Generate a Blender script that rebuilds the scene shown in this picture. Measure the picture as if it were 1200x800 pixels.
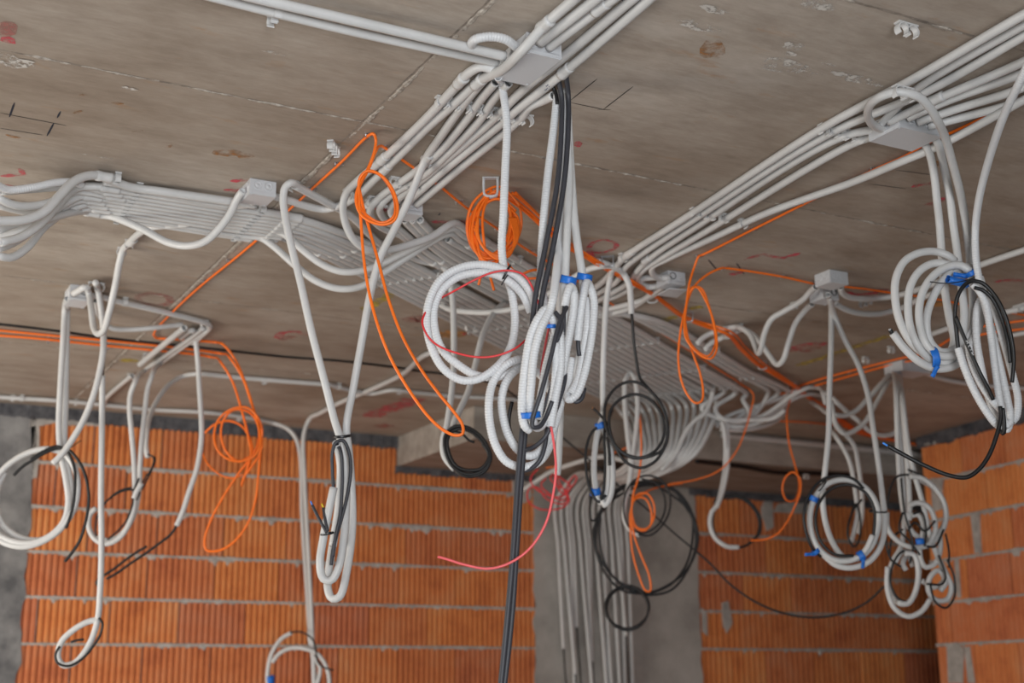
import bpy, bmesh, math, random
from mathutils import Vector, Matrix, noise
random.seed(7)
SC = bpy.context.scene
for o in list(bpy.data.objects): bpy.data.objects.remove(o)
COL = SC.collection

# ------------------------------------------------------------------ camera
FPX, PITCH, ROLL, YAW = 1585.9, .250584, -.006632, .490706
CAMZ, CEIL = 1.55, 3.05
HH = CEIL - CAMZ
cy, sy, cp, sp, cr, sr = (math.cos(YAW), math.sin(YAW), math.cos(PITCH), math.sin(PITCH), math.cos(ROLL), math.sin(ROLL))
F0 = Vector((sy, cy, 0)); R0 = Vector((cy, -sy, 0)); U0 = Vector((0, 0, 1))
FW = F0*cp + U0*sp; UP = -F0*sp + U0*cp
RT = R0*cr + UP*sr; UPV = -R0*sr + UP*cr
CAMP = Vector((0, 0, CAMZ))
cam = bpy.data.cameras.new('camera'); camo = bpy.data.objects.new('camera', cam); COL.objects.link(camo)
m = Matrix.Identity(4)
for i in range(3):
    m[i][0] = RT[i]; m[i][1] = UPV[i]; m[i][2] = -FW[i]; m[i][3] = CAMP[i]
camo.matrix_world = m
cam.sensor_width = 36; cam.lens = FPX/1200*36; cam.clip_start = .05; cam.clip_end = 200
cam.dof.use_dof = True; cam.dof.focus_distance = 3.5; cam.dof.aperture_fstop = 2.9
SC.camera = camo

# ------------------------------------------------------------------ light
w = bpy.data.worlds.new('world'); SC.world = w; w.use_nodes = True
nt = w.node_tree; bg = nt.nodes['Background']
bg.inputs[0].default_value = (.80, .90, 1.0, 1); bg.inputs[1].default_value = .15
def area(name, loc, target, sx, sy_, power, col):
    l = bpy.data.lights.new(name, 'AREA'); l.shape = 'RECTANGLE'; l.size = sx; l.size_y = sy_; l.energy = power; l.color = col
    o = bpy.data.objects.new(name, l); COL.objects.link(o); o.location = loc
    o.rotation_euler = (Vector(target)-Vector(loc)).to_track_quat('-Z', 'Y').to_euler()
    return o
area('added_daylight_fill_behind', (-.2, -2.0, 1.3), (1.2, 4.6, 1.7), 2.0, 1.7, 270, (.94, .97, 1))  # added unseen area light behind the camera for assumed daylight; no window is modelled
area('added_daylight_fill_left', (-2.6, 5.2, 1.3), (2.6, 7.2, 1.9), 2.6, 1.7, 150, (1, .93, .83))  # warm area light added out of view at left, assumed daylight without any opening
SC.view_settings.view_transform = 'Standard'; SC.view_settings.look = 'None'
SC.view_settings.exposure = -0.03; SC.view_settings.gamma = 1.0; SC.view_settings.use_curve_mapping = False

# ------------------------------------------------------------------ pixel -> world
def ray(px, py): return FW + RT*((px-600)/FPX) - UPV*((py-400)/FPX)
def onz(px, py, dz=0.0):
    d = ray(px, py); return CAMP + d*((HH-dz)/d.z)
def gc(px, py, dz=0.02): return (onz(px, py, dz)-CAMP).dot(F0)
def at(px, py, g):
    d = ray(px, py); return CAMP + d*(g/d.dot(F0))
def ony(px, py, Y):
    d = ray(px, py); return CAMP + d*(Y/d.y)
def C(px, py, dz=.016): return onz(px, py, dz)
def V3(x, y, z): return Vector((x, y, z))
def resolve(pts, g=None, r=.005):
    out = []; gs = []
    for p in pts:
        if isinstance(p, Vector): gs.append((p-CAMP).dot(F0))
        elif len(p) == 3: gs.append(p[2])
        else: gs.append(g)
    known = [i for i, v in enumerate(gs) if v is not None]
    for i in range(len(gs)):
        if gs[i] is None:
            a = [k for k in known if k < i]; b = [k for k in known if k > i]
            if a and b:
                t = (i-a[-1])/(b[0]-a[-1]); gs[i] = gs[a[-1]]*(1-t)+gs[b[0]]*t
            elif a: gs[i] = gs[a[-1]]
            else: gs[i] = gs[b[0]]
    out = []
    for p, gv in zip(pts, gs):
        if isinstance(p, Vector): q = p.copy()
        else:
            q = at(p[0], p[1], gv)
            if q.z > CEIL-r-.004: q = onz(p[0], p[1], r+.004)
        out.append(q)
    return out

# ------------------------------------------------------------------ materials
def mat(name, col, rough=.5, metal=0.0, spec=.5):
    mt = bpy.data.materials.new(name); mt.use_nodes = True
    b = mt.node_tree.nodes['Principled BSDF']
    b.inputs['Base Color'].default_value = (*col, 1); b.inputs['Roughness'].default_value = rough
    b.inputs['Metallic'].default_value = metal; b.inputs['Specular IOR Level'].default_value = spec
    return mt
def N(mt, t, **kw):
    n = mt.node_tree.nodes.new(t)
    for k, v in kw.items():
        if hasattr(n, k): setattr(n, k, v)
        else: n.inputs[k].default_value = v
    return n
def L(mt, a, ao, b, bi): mt.node_tree.links.new(a.outputs[ao], b.inputs[bi])
def ramp(mt, src, out, stops):
    r = N(mt, 'ShaderNodeValToRGB')
    while len(r.color_ramp.elements) < len(stops): r.color_ramp.elements.new(.5)
    for e, (p, c) in zip(r.color_ramp.elements, stops): e.position = p; e.color = (*c, 1) if len(c) == 3 else c
    L(mt, src, out, r, 'Fac'); return r
def speckle(mt, c1, c2, scale, bump=.0, detail=6, stretch=(1, 1, 1), lo=.35, hi=.68):
    b = mt.node_tree.nodes['Principled BSDF']
    tc = N(mt, 'ShaderNodeTexCoord'); mp = N(mt, 'ShaderNodeMapping'); mp.inputs['Scale'].default_value = stretch
    L(mt, tc, 'Object', mp, 'Vector')
    n = N(mt, 'ShaderNodeTexNoise', Scale=scale, Detail=detail, Roughness=.62); L(mt, mp, 'Vector', n, 'Vector')
    r = ramp(mt, n, 'Fac', [(lo, c1), (hi, c2)]); L(mt, r, 'Color', b, 'Base Color')
    if bump:
        bp = N(mt, 'ShaderNodeBump', Strength=bump, Distance=.01); L(mt, n, 'Fac', bp, 'Height'); L(mt, bp, 'Normal', b, 'Normal')
    return r, mp
PVC = mat('pvc_light_grey', (.66, .66, .65), .42)
speckle(PVC, (.57, .57, .565), (.63, .63, .625), 9)
PVCW = mat('pvc_white_corrugated', (.67, .68, .695), .4)
BOXM = mat('box_grey_plastic', (.58, .59, .61), .45)
GREYW = mat('pvc_weathered_grey', (.5, .51, .52), .5)
BLK = mat('black_cable_sheath', (.009, .009, .010), .45)
DKB = mat('charcoal_cable_sheath', (.042, .043, .052), .5)
ORG = mat('orange_cable_sheath', (1.0, .19, .011), .42)
RED = mat('red_wire_sheath', (.72, .035, .04), .4)
PINK = mat('pale_red_wire_sheath', (.85, .13, .14), .45)
BLUE = mat('blue_tape', (.012, .16, .62), .45)
BLU2 = mat('blue_wire', (.05, .25, .8), .5)
YEL = mat('yellow_wire', (.75, .6, .03), .5)
COPPER = mat('bare_copper', (.75, .42, .22), .35, 1)
ZINC = mat('zinc_metal', (.55, .57, .6), .35, .9)
CLEAR = mat('clear_plastic', (.62, .64, .66), .15)
DARK = mat('knockout_hole_dark', (.02, .02, .022), .7)  # open knockouts: dark of the hole painted onto a sunken disc
INK = mat('blue_black_marker', (.02, .035, .10), .6)
PRINT = mat('white_print', (.75, .75, .75), .6)
TIE = mat('black_nylon_tie', (.012, .012, .014), .4)

CONC = mat('ceiling_concrete', (.28, .24, .2), .82)
def ceiling_mat():
    mt = CONC; b = mt.node_tree.nodes['Principled BSDF']
    tc = N(mt, 'ShaderNodeTexCoord')
    mp = N(mt, 'ShaderNodeMapping'); mp.inputs['Scale'].default_value = (1.6, 3.6, 1); L(mt, tc, 'Object', mp, 'Vector')
    n1 = N(mt, 'ShaderNodeTexNoise', Scale=2.2, Detail=9, Roughness=.68); L(mt, mp, 'Vector', n1, 'Vector')
    n2 = N(mt, 'ShaderNodeTexNoise', Scale=1.1, Detail=4, Roughness=.55); L(mt, tc, 'Object', n2, 'Vector')
    mp3 = N(mt, 'ShaderNodeMapping'); mp3.inputs['Scale'].default_value = (9, 42, 1); L(mt, tc, 'Object', mp3, 'Vector')
    n3 = N(mt, 'ShaderNodeTexNoise', Scale=1.5, Detail=5, Roughness=.7); L(mt, mp3, 'Vector', n3, 'Vector')
    r1 = ramp(mt, n1, 'Fac', [(.28, (.30, .252, .208)), (.5, (.40, .348, .298)), (.74, (.47, .424, .376))])
    r2 = ramp(mt, n2, 'Fac', [(.34, (.76, .70, .645)), (.66, (1.08, 1.08, 1.08))])
    mx = N(mt, 'ShaderNodeMix', data_type='RGBA', blend_type='MULTIPLY'); mx.inputs['Factor'].default_value = 1
    mt.node_tree.links.new(r1.outputs['Color'], mx.inputs['A']); mt.node_tree.links.new(r2.outputs['Color'], mx.inputs['B'])
    r3 = ramp(mt, n3, 'Fac', [(.3, (.9, .89, .88)), (.7, (1.07, 1.07, 1.07))])
    mx2 = N(mt, 'ShaderNodeMix', data_type='RGBA', blend_type='MULTIPLY'); mx2.inputs['Factor'].default_value = 1
    mt.node_tree.links.new(mx.outputs['Result'], mx2.inputs['A']); mt.node_tree.links.new(r3.outputs['Color'], mx2.inputs['B'])
    # rust and ochre stains
    mp4 = N(mt, 'ShaderNodeMapping'); mp4.inputs['Scale'].default_value = (3, 9, 1); mp4.inputs['Location'].default_value = (3.3, 1.7, 0); L(mt, tc, 'Object', mp4, 'Vector')
    n4 = N(mt, 'ShaderNodeTexNoise', Scale=1.6, Detail=7, Roughness=.6); L(mt, mp4, 'Vector', n4, 'Vector')
    r4 = ramp(mt, n4, 'Fac', [(.62, (0, 0, 0)), (.76, (.6, .6, .6))])
    mx3 = N(mt, 'ShaderNodeMix', data_type='RGBA'); mt.node_tree.links.new(r4.outputs['Color'], mx3.inputs['Factor'])
    mt.node_tree.links.new(mx2.outputs['Result'], mx3.inputs['A']); mx3.inputs['B'].default_value = (.36, .19, .075, 1)
    mt.node_tree.links.new(mx3.outputs['Result'], b.inputs['Base Color'])
    bp = N(mt, 'ShaderNodeBump', Strength=.25, Distance=.004); L(mt, n3, 'Fac', bp, 'Height'); L(mt, bp, 'Normal', b, 'Normal')
ceiling_mat()
CRUMB = mat('joint_mortar_light', (.42, .38, .33), .9); speckle(CRUMB, (.24, .2, .165), (.56, .51, .45), 60, .4)
GROOVE = mat('joint_dark_line', (.13, .108, .088), .9); speckle(GROOVE, (.18, .15, .125), (.36, .305, .255), 40, .3)  # darker speckled tone for the joint lines
def brushed(name, col, lo=.42, hi=.6, sc=18):
    mt = mat(name, col, .85); b = mt.node_tree.nodes['Principled BSDF']; out = mt.node_tree.nodes['Material Output']
    tc = N(mt, 'ShaderNodeTexCoord'); n = N(mt, 'ShaderNodeTexNoise', Scale=sc, Detail=7, Roughness=.7); L(mt, tc, 'Object', n, 'Vector')
    r = ramp(mt, n, 'Fac', [(lo, (0, 0, 0)), (hi, (1, 1, 1))])
    tr = N(mt, 'ShaderNodeBsdfTransparent'); ms = N(mt, 'ShaderNodeMixShader')
    L(mt, r, 'Color', ms, 'Fac'); L(mt, tr, 'BSDF', ms, 1); L(mt, b, 'BSDF', ms, 2); L(mt, ms, 'Shader', out, 'Surface')
    return mt
MRED = brushed('red_marking_paint', (.66, .09, .12), .38, .66, 24)
MPINK = brushed('faded_pink_paint', (.46, .17, .15), .38, .7, 14)
MYEL = brushed('yellow_chalk', (.55, .43, .08), .34, .62, 25)
MOCH = brushed('ochre_filler', (.5, .25, .08), .36, .56, 9)
MWHT = brushed('white_paint_splash', (.60, .57, .53), .47, .58, 30)
MRUST = brushed('rust_streak', (.38, .17, .05), .42, .68, 22)
MPENC = mat('pencil_mark', (.05, .045, .04), .9)
MBLK = mat('thick_marker', (.018, .02, .035), .8)

BRICK = mat('terracotta_brick', (.5, .16, .05), .85)
def brick_mat():
    mt = BRICK; b = mt.node_tree.nodes['Principled BSDF']
    g = N(mt, 'ShaderNodeNewGeometry')
    r = ramp(mt, g, 'Random Per Island', [(0, (.62, .19, .075)), (.5, (.74, .245, .072)), (.85, (.78, .27, .078)), (1, (.58, .175, .078))])
    tc = N(mt, 'ShaderNodeTexCoord'); n = N(mt, 'ShaderNodeTexNoise', Scale=5, Detail=8, Roughness=.65); L(mt, tc, 'Object', n, 'Vector')
    r2 = ramp(mt, n, 'Fac', [(.28, (.72, .60, .66)), (.48, (1, 1, 1)), (.76, (1.04, 1.38, 1.9))])
    mx = N(mt, 'ShaderNodeMix', data_type='RGBA', blend_type='MULTIPLY'); mx.inputs['Factor'].default_value = 1
    mt.node_tree.links.new(r.outputs['Color'], mx.inputs['A']); mt.node_tree.links.new(r2.outputs['Color'], mx.inputs['B'])
    mt.node_tree.links.new(mx.outputs['Result'], b.inputs['Base Color'])
    bp = N(mt, 'ShaderNodeBump', Strength=.3, Distance=.003); n2 = N(mt, 'ShaderNodeTexNoise', Scale=90, Detail=3); L(mt, tc, 'Object', n2, 'Vector')
    L(mt, n2, 'Fac', bp, 'Height'); L(mt, bp, 'Normal', b, 'Normal')
brick_mat()
MORT = mat('grey_mortar', (.45, .42, .39), .95); speckle(MORT, (.36, .335, .31), (.58, .55, .51), 14, .5)
MORTD = mat('dark_bitumen_mortar', (.085, .085, .095), .95); speckle(MORTD, (.055, .056, .065), (.15, .15, .16), 16, .6)
COLM = mat('column_concrete', (.36, .345, .32), .9); speckle(COLM, (.33, .31, .285), (.52, .495, .46), 3.2, .3, 9)
COLD = mat('rough_cement', (.2, .2, .2), .95); speckle(COLD, (.11, .11, .115), (.34, .335, .33), 5.0, .6, 9)
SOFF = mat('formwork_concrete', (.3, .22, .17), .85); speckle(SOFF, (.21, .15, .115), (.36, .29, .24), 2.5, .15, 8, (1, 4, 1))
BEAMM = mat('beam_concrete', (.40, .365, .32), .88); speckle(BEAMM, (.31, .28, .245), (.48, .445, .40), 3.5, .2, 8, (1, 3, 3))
FLOORM = mat('screed_floor', (.5, .5, .5), .9); speckle(FLOORM, (.49, .49, .49), (.58, .58, .575), 2)

# ------------------------------------------------------------------ object helpers
def obj(name, me, mats, parent=None, smooth=False):
    o = bpy.data.objects.new(name, me); COL.objects.link(o)
    for mt in (mats if isinstance(mats, (list, tuple)) else [mats]): me.materials.append(mt)
    if smooth:
        for p in me.polygons: p.use_smooth = True
    if parent is not None:
        o.parent = parent; o.matrix_parent_inverse = Matrix.Translation(-parent.location) if parent.type == 'EMPTY' else parent.matrix_basis.inverted()
    return o
def tag(o, label=None, cat=None, group=None, kind=None):
    if label: o['label'] = label
    if cat: o['category'] = cat
    if group: o['group'] = group
    if kind: o['kind'] = kind
    return o
def thing(name, loc, label, cat, group=None):
    o = bpy.data.objects.new(name, None); COL.objects.link(o); o.location = loc; o.empty_display_size = .05
    return tag(o, label, cat, group)
def bmobj(name, bm, mats, parent=None, smooth=False):
    me = bpy.data.meshes.new(name); bm.normal_update(); bm.to_mesh(me); bm.free(); return obj(name, me, mats, parent, smooth)
def box(bm, x0, x1, y0, y1, z0, z1, mi=0):
    vs = [bm.verts.new((x, y, z)) for z in (z0, z1) for y in (y0, y1) for x in (x0, x1)]
    for f in ((0, 2, 3, 1), (4, 5, 7, 6), (0, 1, 5, 4), (2, 6, 7, 3), (0, 4, 6, 2), (1, 3, 7, 5)):
        fc = bm.faces.new([vs[i] for i in f]); fc.material_index = mi
    return vs
def spline(P, step):
    n = len(P)
    if n == 2: dense = [P[0].lerp(P[1], i/4) for i in range(5)]
    else:
        dense = []
        for i in range(n-1):
            p1, p2 = P[i], P[i+1]
            p0 = P[i-1] if i else p1*2-p2
            p3 = P[i+2] if i+2 < n else p2*2-p1
            d1 = max((p1-p0).length, 1e-5)**.5; d2 = max((p2-p1).length, 1e-5)**.5; d3 = max((p3-p2).length, 1e-5)**.5
            k = max(4, min(40, int((p2-p1).length/max(step, .004))+2))
            t1 = ((p1-p0)/d1-(p2-p0)/(d1+d2)+(p2-p1)/d2)*d2
            t2 = ((p2-p1)/d2-(p3-p1)/(d2+d3)+(p3-p2)/d3)*d2
            for j in range(k):
                t = j/k; t_2 = t*t; t_3 = t_2*t
                dense.append(p1*(2*t_3-3*t_2+1)+t1*(t_3-2*t_2+t)+p2*(-2*t_3+3*t_2)+t2*(t_3-t_2))
        dense.append(P[-1])
    L_ = [0]
    for a, b in zip(dense, dense[1:]): L_.append(L_[-1]+(b-a).length)
    tot = L_[-1]; cnt = max(2, int(round(tot/step))); out = []; j = 0
    for i in range(cnt+1):
        s = tot*i/cnt
        while j < len(dense)-2 and L_[j+1] < s: j += 1
        seg = max(L_[j+1]-L_[j], 1e-9); out.append(dense[j].lerp(dense[j+1], min(1, max(0, (s-L_[j])/seg))))
    return out
def sweep(verts, faces, Q, rad, n=10, hollow=True):
    """rad: callable(i) radius at ring i. Adds a swept tube with sunken open ends."""
    m_ = len(Q); t = [(Q[min(i+1, m_-1)]-Q[max(i-1, 0)]).normalized() for i in range(m_)]
    a = Vector((0, 0, 1)) if abs(t[0].z) < .9 else Vector((1, 0, 0))
    u = (a-t[0]*a.dot(t[0])).normalized(); base = len(verts)
    def ring(c, u_, v_, r):
        k0 = len(verts)
        for k in range(n):
            th = 2*math.pi*k/n; verts.append(c+u_*(r*math.cos(th))+v_*(r*math.sin(th)))
        return k0
    def join(k0, k1):
        for k in range(n): faces.append((k0+k, k0+(k+1) % n, k1+(k+1) % n, k1+k))
    prev = None; ends = []
    for i in range(m_):
        u = (u-t[i]*u.dot(t[i])).normalized(); v = t[i].cross(u)
        k0 = ring(Q[i], u, v, rad(i))
        if prev is not None: join(prev, k0)
        prev = k0
        if i in (0, m_-1): ends.append((k0, u.copy(), v.copy(), i))
    for e, (k0, uu, vv, i) in enumerate(ends):
        sgn = 1 if e == 0 else -1; r = rad(i)
        if hollow:
            k1 = ring(Q[i], uu, vv, r*.8); k2 = ring(Q[i]+t[i]*(sgn*r*2.2), uu, vv, r*.78)
            if e == 0: join(k1, k0); join(k2, k1); faces.append(tuple(range(k2, k2+n)))
            else: join(k0, k1); join(k1, k2); faces.append(tuple(reversed(range(k2, k2+n))))
        else:
            f = tuple(range(k0, k0+n)); faces.append(tuple(reversed(f)) if e == 0 else f)
R25 = .0118
def run_on(P):
    """conduits and cables on the ceiling that leave the frame carry on along the ceiling"""
    for e in (0, 1):
        a, b = (P[0], P[1]) if e == 0 else (P[-1], P[-2])
        q = a-CAMP; px, py = 600+FPX*q.dot(RT)/q.dot(FW), 400-FPX*q.dot(UPV)/q.dot(FW)
        if (px < 0 or px > 1200 or py < 0) and a.z > CEIL-.06 and b.z > CEIL-.06:
            d = V3(a.x-b.x, a.y-b.y, 0).normalized()
            for ln in (1.8, 1.3, .9, .5):
                c = a+d*ln
                if c.x*.990-c.y*.138 < 5.0: break
            else: continue
            if e == 0: P = [c]+P
            else: P = P+[c]
    return P
def tube(name, pts, r=R25, mt=None, parent=None, g=None, corr=False, n=10, step=None, hollow=None, label=None, cat=None, group=None, path_out=None):
    P = run_on(resolve(pts, g, r))
    mt = mt or PVC
    if corr:
        pitch = .0068; Q = spline(P, pitch/4); prof = (1.0, .99, .885, .985); rad = lambda i: r*prof[i % 4]; n = max(n, 12)
    else:
        Q = spline(P, step or max(.006, r*.9)); rad = lambda i: r
    for q in Q:
        if q.z > CEIL-r-.0006: q.z = CEIL-r-.0006
        if q.y > 7.55-r: q.y = 7.55-r
    if hollow is None: hollow = r > .009
    vs = []; fs = []; sweep(vs, fs, Q, rad, n, hollow)
    me = bpy.data.meshes.new(name); me.from_pydata([tuple(v) for v in vs], [], fs); me.validate()
    o = obj(name, me, mt, parent, True)
    if path_out is not None: path_out.extend(Q)
    if label: tag(o, label, cat, group)
    return o
def coupling(parent, p, d, r=R25, ln=.05, mt=None, name='coupling'):
    """a sleeve over a conduit with a raised lip at one end"""
    d = d.normalized(); Q = [p+d*(ln*k/8-ln/2) for k in range(9)]
    R_ = [1.22, 1.3, 1.3, 1.2, 1.18, 1.18, 1.18, 1.18, 1.16]
    vs = []; fs = []; sweep(vs, fs, Q, lambda i: r*R_[i], 12, False)
    me = bpy.data.meshes.new(name); me.from_pydata([tuple(v) for v in vs], [], fs)
    return obj(name, me, mt or PVC, parent, True)
def band(parent, pc, axis, wide, thick, ln, mt=BLUE, name='tape_band', tails=0):
    """a strip of tape wound round a bunch: an elliptical sleeve with a rough edge, plus loose tails"""
    axis = axis.normalized(); v = (pc-CAMP).normalized(); s = axis.cross(v).normalized(); v = s.cross(axis).normalized()
    bm = bmesh.new(); n = 20; rows = []
    for k, (q, e) in enumerate(((-.5, 1.0), (-.25, 1.03), (.05, 1.0), (.3, 1.04), (.5, 1.0))):
        rows.append([bm.verts.new(pc+axis*(ln*(q+random.uniform(-.05, .05)))+s*(wide*e*math.cos(2*math.pi*i/n))+v*(thick*e*math.sin(2*math.pi*i/n))) for i in range(n)])
    for a, b in zip(rows, rows[1:]):
        for i in range(n): bm.faces.new((a[i], a[(i+1) % n], b[(i+1) % n], b[i]))
    for q in range(tails):
        a = pc+s*(wide*(.6 if q else -.9))-v*thick*1.05; d = (-axis*(.7+.3*q)+s*(.5 if q else -.8)).normalized(); e = d.cross(v).normalized()
        prev = None
        for k in range(5):
            c = a+d*(.0085*k)+v*(.004*math.sin(k*1.4)); wd = .006
            pr = (bm.verts.new(c+e*wd), bm.verts.new(c-e*wd))
            if prev: bm.faces.new((prev[0], prev[1], pr[1], pr[0]))
            prev = pr
    o = bmobj(name, bm, mt, parent, True)
    md = o.modifiers.new('thickness', 'SOLIDIFY'); md.thickness = .0008
    o['label'] = 'blue tape' if mt is BLUE else 'black tie'
    return o
def bandpx(parent, px, py, g, ang, wpx, lpx, thick=.016, mt=BLUE, name='tape_band', tails=0):
    """ang: direction of the bunch in the picture in degrees from straight down"""
    p = at(px, py, g); s = g/FPX*1.02; a = math.radians(ang)
    return band(parent, p, RT*math.sin(a)-UPV*math.cos(a), wpx/2*s, thick, lpx*s, mt, name, tails)
ORD = ['first', 'second', 'third', 'fourth', 'fifth', 'sixth', 'seventh', 'eighth', 'ninth', 'tenth', 'eleventh', 'twelfth', 'thirteenth', 'fourteenth', 'fifteenth', 'sixteenth', 'seventeenth', 'eighteenth', 'nineteenth', 'twentieth']
# ================================================================== STRUCTURE
def strip_pts(P, half, jag=0.0, step=.02):
    Q = spline(P, step); L_ = []
    for i, q in enumerate(Q):
        d = (Q[min(i+1, len(Q)-1)]-Q[max(i-1, 0)]).normalized(); s = Vector((-d.y, d.x, 0)).normalized()
        f = 1.0 if 0 < i < len(Q)-1 else .35
        L_.append((q+s*half*f*(1+random.uniform(-jag, jag)), q-s*half*f*(1+random.uniform(-jag, jag))))
    return L_
def ceiling():
    bm = bmesh.new(); mats = [CONC, CRUMB, GROOVE, MRED, MPINK, MYEL, MOCH, MWHT, MRUST, MPENC, MBLK]
    box(bm, -9, 10, -6, 9.2, CEIL, CEIL+.25)
    lev = [0]
    def strip(P, half, mi, jag=0.0, step=.02, z=None):
        lev[0] += 1; zz = CEIL-.0004-.00002*lev[0] if z is None else z
        prev = None
        for a, b in strip_pts(P, half, jag, step):
            pr = (bm.verts.new((a.x, a.y, zz)), bm.verts.new((b.x, b.y, zz)))
            if prev: bm.faces.new((prev[0], pr[0], pr[1], prev[1])).material_index = mi
            prev = pr
    def ridge(x0, y0, x1, y1, half, hgt, seed, gap=.42):
        """crumbly bead of mortar left along a joint"""
        n = int(math.hypot(x1-x0, y1-y0)/.012); d = Vector((x1-x0, y1-y0, 0)).normalized(); s = Vector((-d.y, d.x, 0)); prev = None
        for i in range(n+1):
            p = Vector((x0, y0, 0)).lerp(Vector((x1, y1, 0)), i/n); q = noise.noise(Vector((i*.11, seed, 0)))+.6*noise.noise(Vector((i*.5, seed, 3)))
            k = max(0.0, min(1.3, (q+gap)*1.5)); p = p+s*(.004*noise.noise(Vector((i*.2, seed, 9))))
            if k < .06: prev = None; continue
            h = half*(.35+.75*k); rr = [bm.verts.new((p.x+s.x*o_, p.y+s.y*o_, CEIL+.001-z_)) for o_, z_ in ((-h, 0), (-h*.45, hgt*k), (h*.4, hgt*k*.9), (h, 0))]
            if prev:
                for a in range(3): bm.faces.new((prev[a], prev[a+1], rr[a+1], rr[a])).material_index = 1
            prev = rr
    jy = [.95, 2.085, 3.216, 4.285, 5.145, 6.18]
    for i, y in enumerate(jy):
        strip([V3(-4, y+.006, 0), V3(0, y, 0), V3(3.5, y-.004, 0), V3(9, y, 0)], .0045, 2, .5, .03)
        ridge(-4, y+.003, 9, y-.003, .007, .004, i*3.1, .12 if i != 2 else .3)
    for dx, hf in ((-.010, .0030),): strip([V3(1.272+dx, -4, 0), V3(1.27+dx, 3, 0), V3(1.262+dx, 7.5, 0)], hf, 2, .5, .03)
    ridge(1.276, -3, 1.266, 7.5, .008, .004, 21.3, .62)
    P = lambda *q: [onz(x, y) for x, y in q]
    # pencil and marker setting-out lines
    for q in (((669, 117), (700, 92)), ((669, 120), (707, 128)), ((707, 128), (742, 101)), ((0, 132), (78, 147)), ((0, 150), (50, 158)), ((1050, 199), (1095, 205)), ((1018, 215), (1062, 221)), ((700, 128), (716, 128))): strip(P(*q), .0019, 9)
    for q in (((17, 120), (11, 137)), ((71, 130), (67, 138)), ((63, 144), (55, 159)), ((830, 304), (840, 316)), ((863, 308), (872, 321)), ((514, 252), (516, 249))): strip(P(*q), .0026, 10)
    # spray marks
    for q, hw, mi in ((((0, 45), (6, 38), (12, 25)), .02, 4), (((2, 48), (14, 44)), .02, 3), (((0, 206), (12, 205), (27, 204), (22, 197)), .010, 3), (((0, 216), (12, 218), (27, 220)), .010, 3), (((270, 212), (280, 211), (290, 211)), .012, 3), (((262, 222), (276, 223), (288, 222)), .012, 3),
        (((425, 241), (440, 243), (456, 247)), .02, 3), (((505, 259), (520, 260), (540, 259)), .016, 3), (((538, 258), (552, 262), (562, 268)), .016, 3),
        (((677, 165), (678, 172)), .011, 3), (((690, 292), (694, 284), (710, 281), (722, 285), (718, 292), (702, 296), (690, 292)), .009, 3), (((690, 293), (695, 302), (706, 304)), .014, 3),
        (((872, 304), (895, 298), (915, 302), (938, 296)), .012, 3), (((855, 322), (870, 318)), .02, 3), (((1068, 219), (1080, 216), (1102, 212)), .012, 3), (((1078, 239), (1090, 239), (1106, 231)), .013, 3),
        (((985, 341), (1000, 345), (1022, 343), (1040, 338)), .022, 3), (((924, 411), (945, 404), (970, 402)), .03, 3), (((940, 412), (960, 406)), .03, 4), (((1165, 330), (1180, 328), (1199, 329)), .014, 3),
        (((325, 396), (332, 389), (345, 388), (358, 391), (366, 388)), .018, 3), (((328, 398), (345, 393)), .02, 4), (((160, 348), (178, 343), (200, 350), (190, 357), (165, 354), (160, 348)), .016, 4),
        (((432, 333), (448, 334), (458, 342)), .02, 3), (((476, 376), (490, 373), (508, 377)), .05, 4), (((430, 488), (450, 481), (480, 470), (486, 466)), .06, 3), (((440, 500), (460, 497)), .05, 4), (((1150, 345), (1165, 343)), .02, 4),
        (((425, 363), (440, 355), (467, 339)), .022, 5), (((935, 428), (975, 415), (1010, 403), (1045, 392)), .022, 5), (((765, 380), (780, 374), (792, 370)), .022, 5), (((808, 362), (822, 358)), .025, 5), (((145, 420), (160, 424)), .04, 5),
        (((511, 391), (525, 391), (545, 393)), .05, 6), (((545, 392), (553, 389)), .03, 3), (((1075, 356), (1090, 353), (1108, 357)), .055, 6),
        (((93, 111), (102, 111)), .008, 8), (((7, 157), (15, 160), (24, 161)), .008, 8), (((86, 132), (96, 129)), .009, 8), (((130, 120), (145, 121)), .008, 8), (((193, 173), (202, 169)), .006, 8), (((250, 180), (270, 178), (297, 184)), .022, 8), (((320, 32), (318, 24)), .01, 8), (((155, 154), (172, 152)), .007, 8), (((820, 60), (850, 58)), .05, 8), (((1088, 190), (1110, 191)), .02, 8)):
        strip(P(*q), hw, mi, .35, .015)
    # white splashes
    def blob(px, py, rx, ry, mi, n=26):
        c = onz(px, py); lev[0] += 1; zz = CEIL-.0004-.00002*lev[0]; s = random.random()*50
        vs = []
        for k in range(n):
            t = 2*math.pi*k/n; q = 1+.55*noise.noise(Vector((math.cos(t)*1.7+s, math.sin(t)*1.7, 1)))
            vs.append(bm.verts.new((c.x+rx*q*math.cos(t), c.y+ry*q*math.sin(t), zz)))
        bm.faces.new(list(reversed(vs))).material_index = mi
    for a in ((925, 77, .075, .028, 7), (905, 80, .03, .012, 7), (950, 82, .05, .012, 7), (930, 54, .025, .02, 7), (925, 62, .02, .01, 7), (960, 3, .05, .025, 7), (1008, 93, .07, .02, 7), (985, 86, .03, .01, 7), (820, 30, .06, .02, 7), (838, 10, .04, .015, 7), (12, 70, .06, .035, 7), (152, 103, .02, .008, 7), (330, 63, .04, .008, 7), (970, 75, .02, .008, 7), (118, 183, .045, .006, 7)): blob(*a)
    o = bmobj('ceiling', bm, mats); tag(o, kind='structure')
ceiling()
bm = bmesh.new(); box(bm, -9, 10, -6, 9.2, -.2, 0); tag(bmobj('floor', bm, FLOORM), kind='structure')

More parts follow.
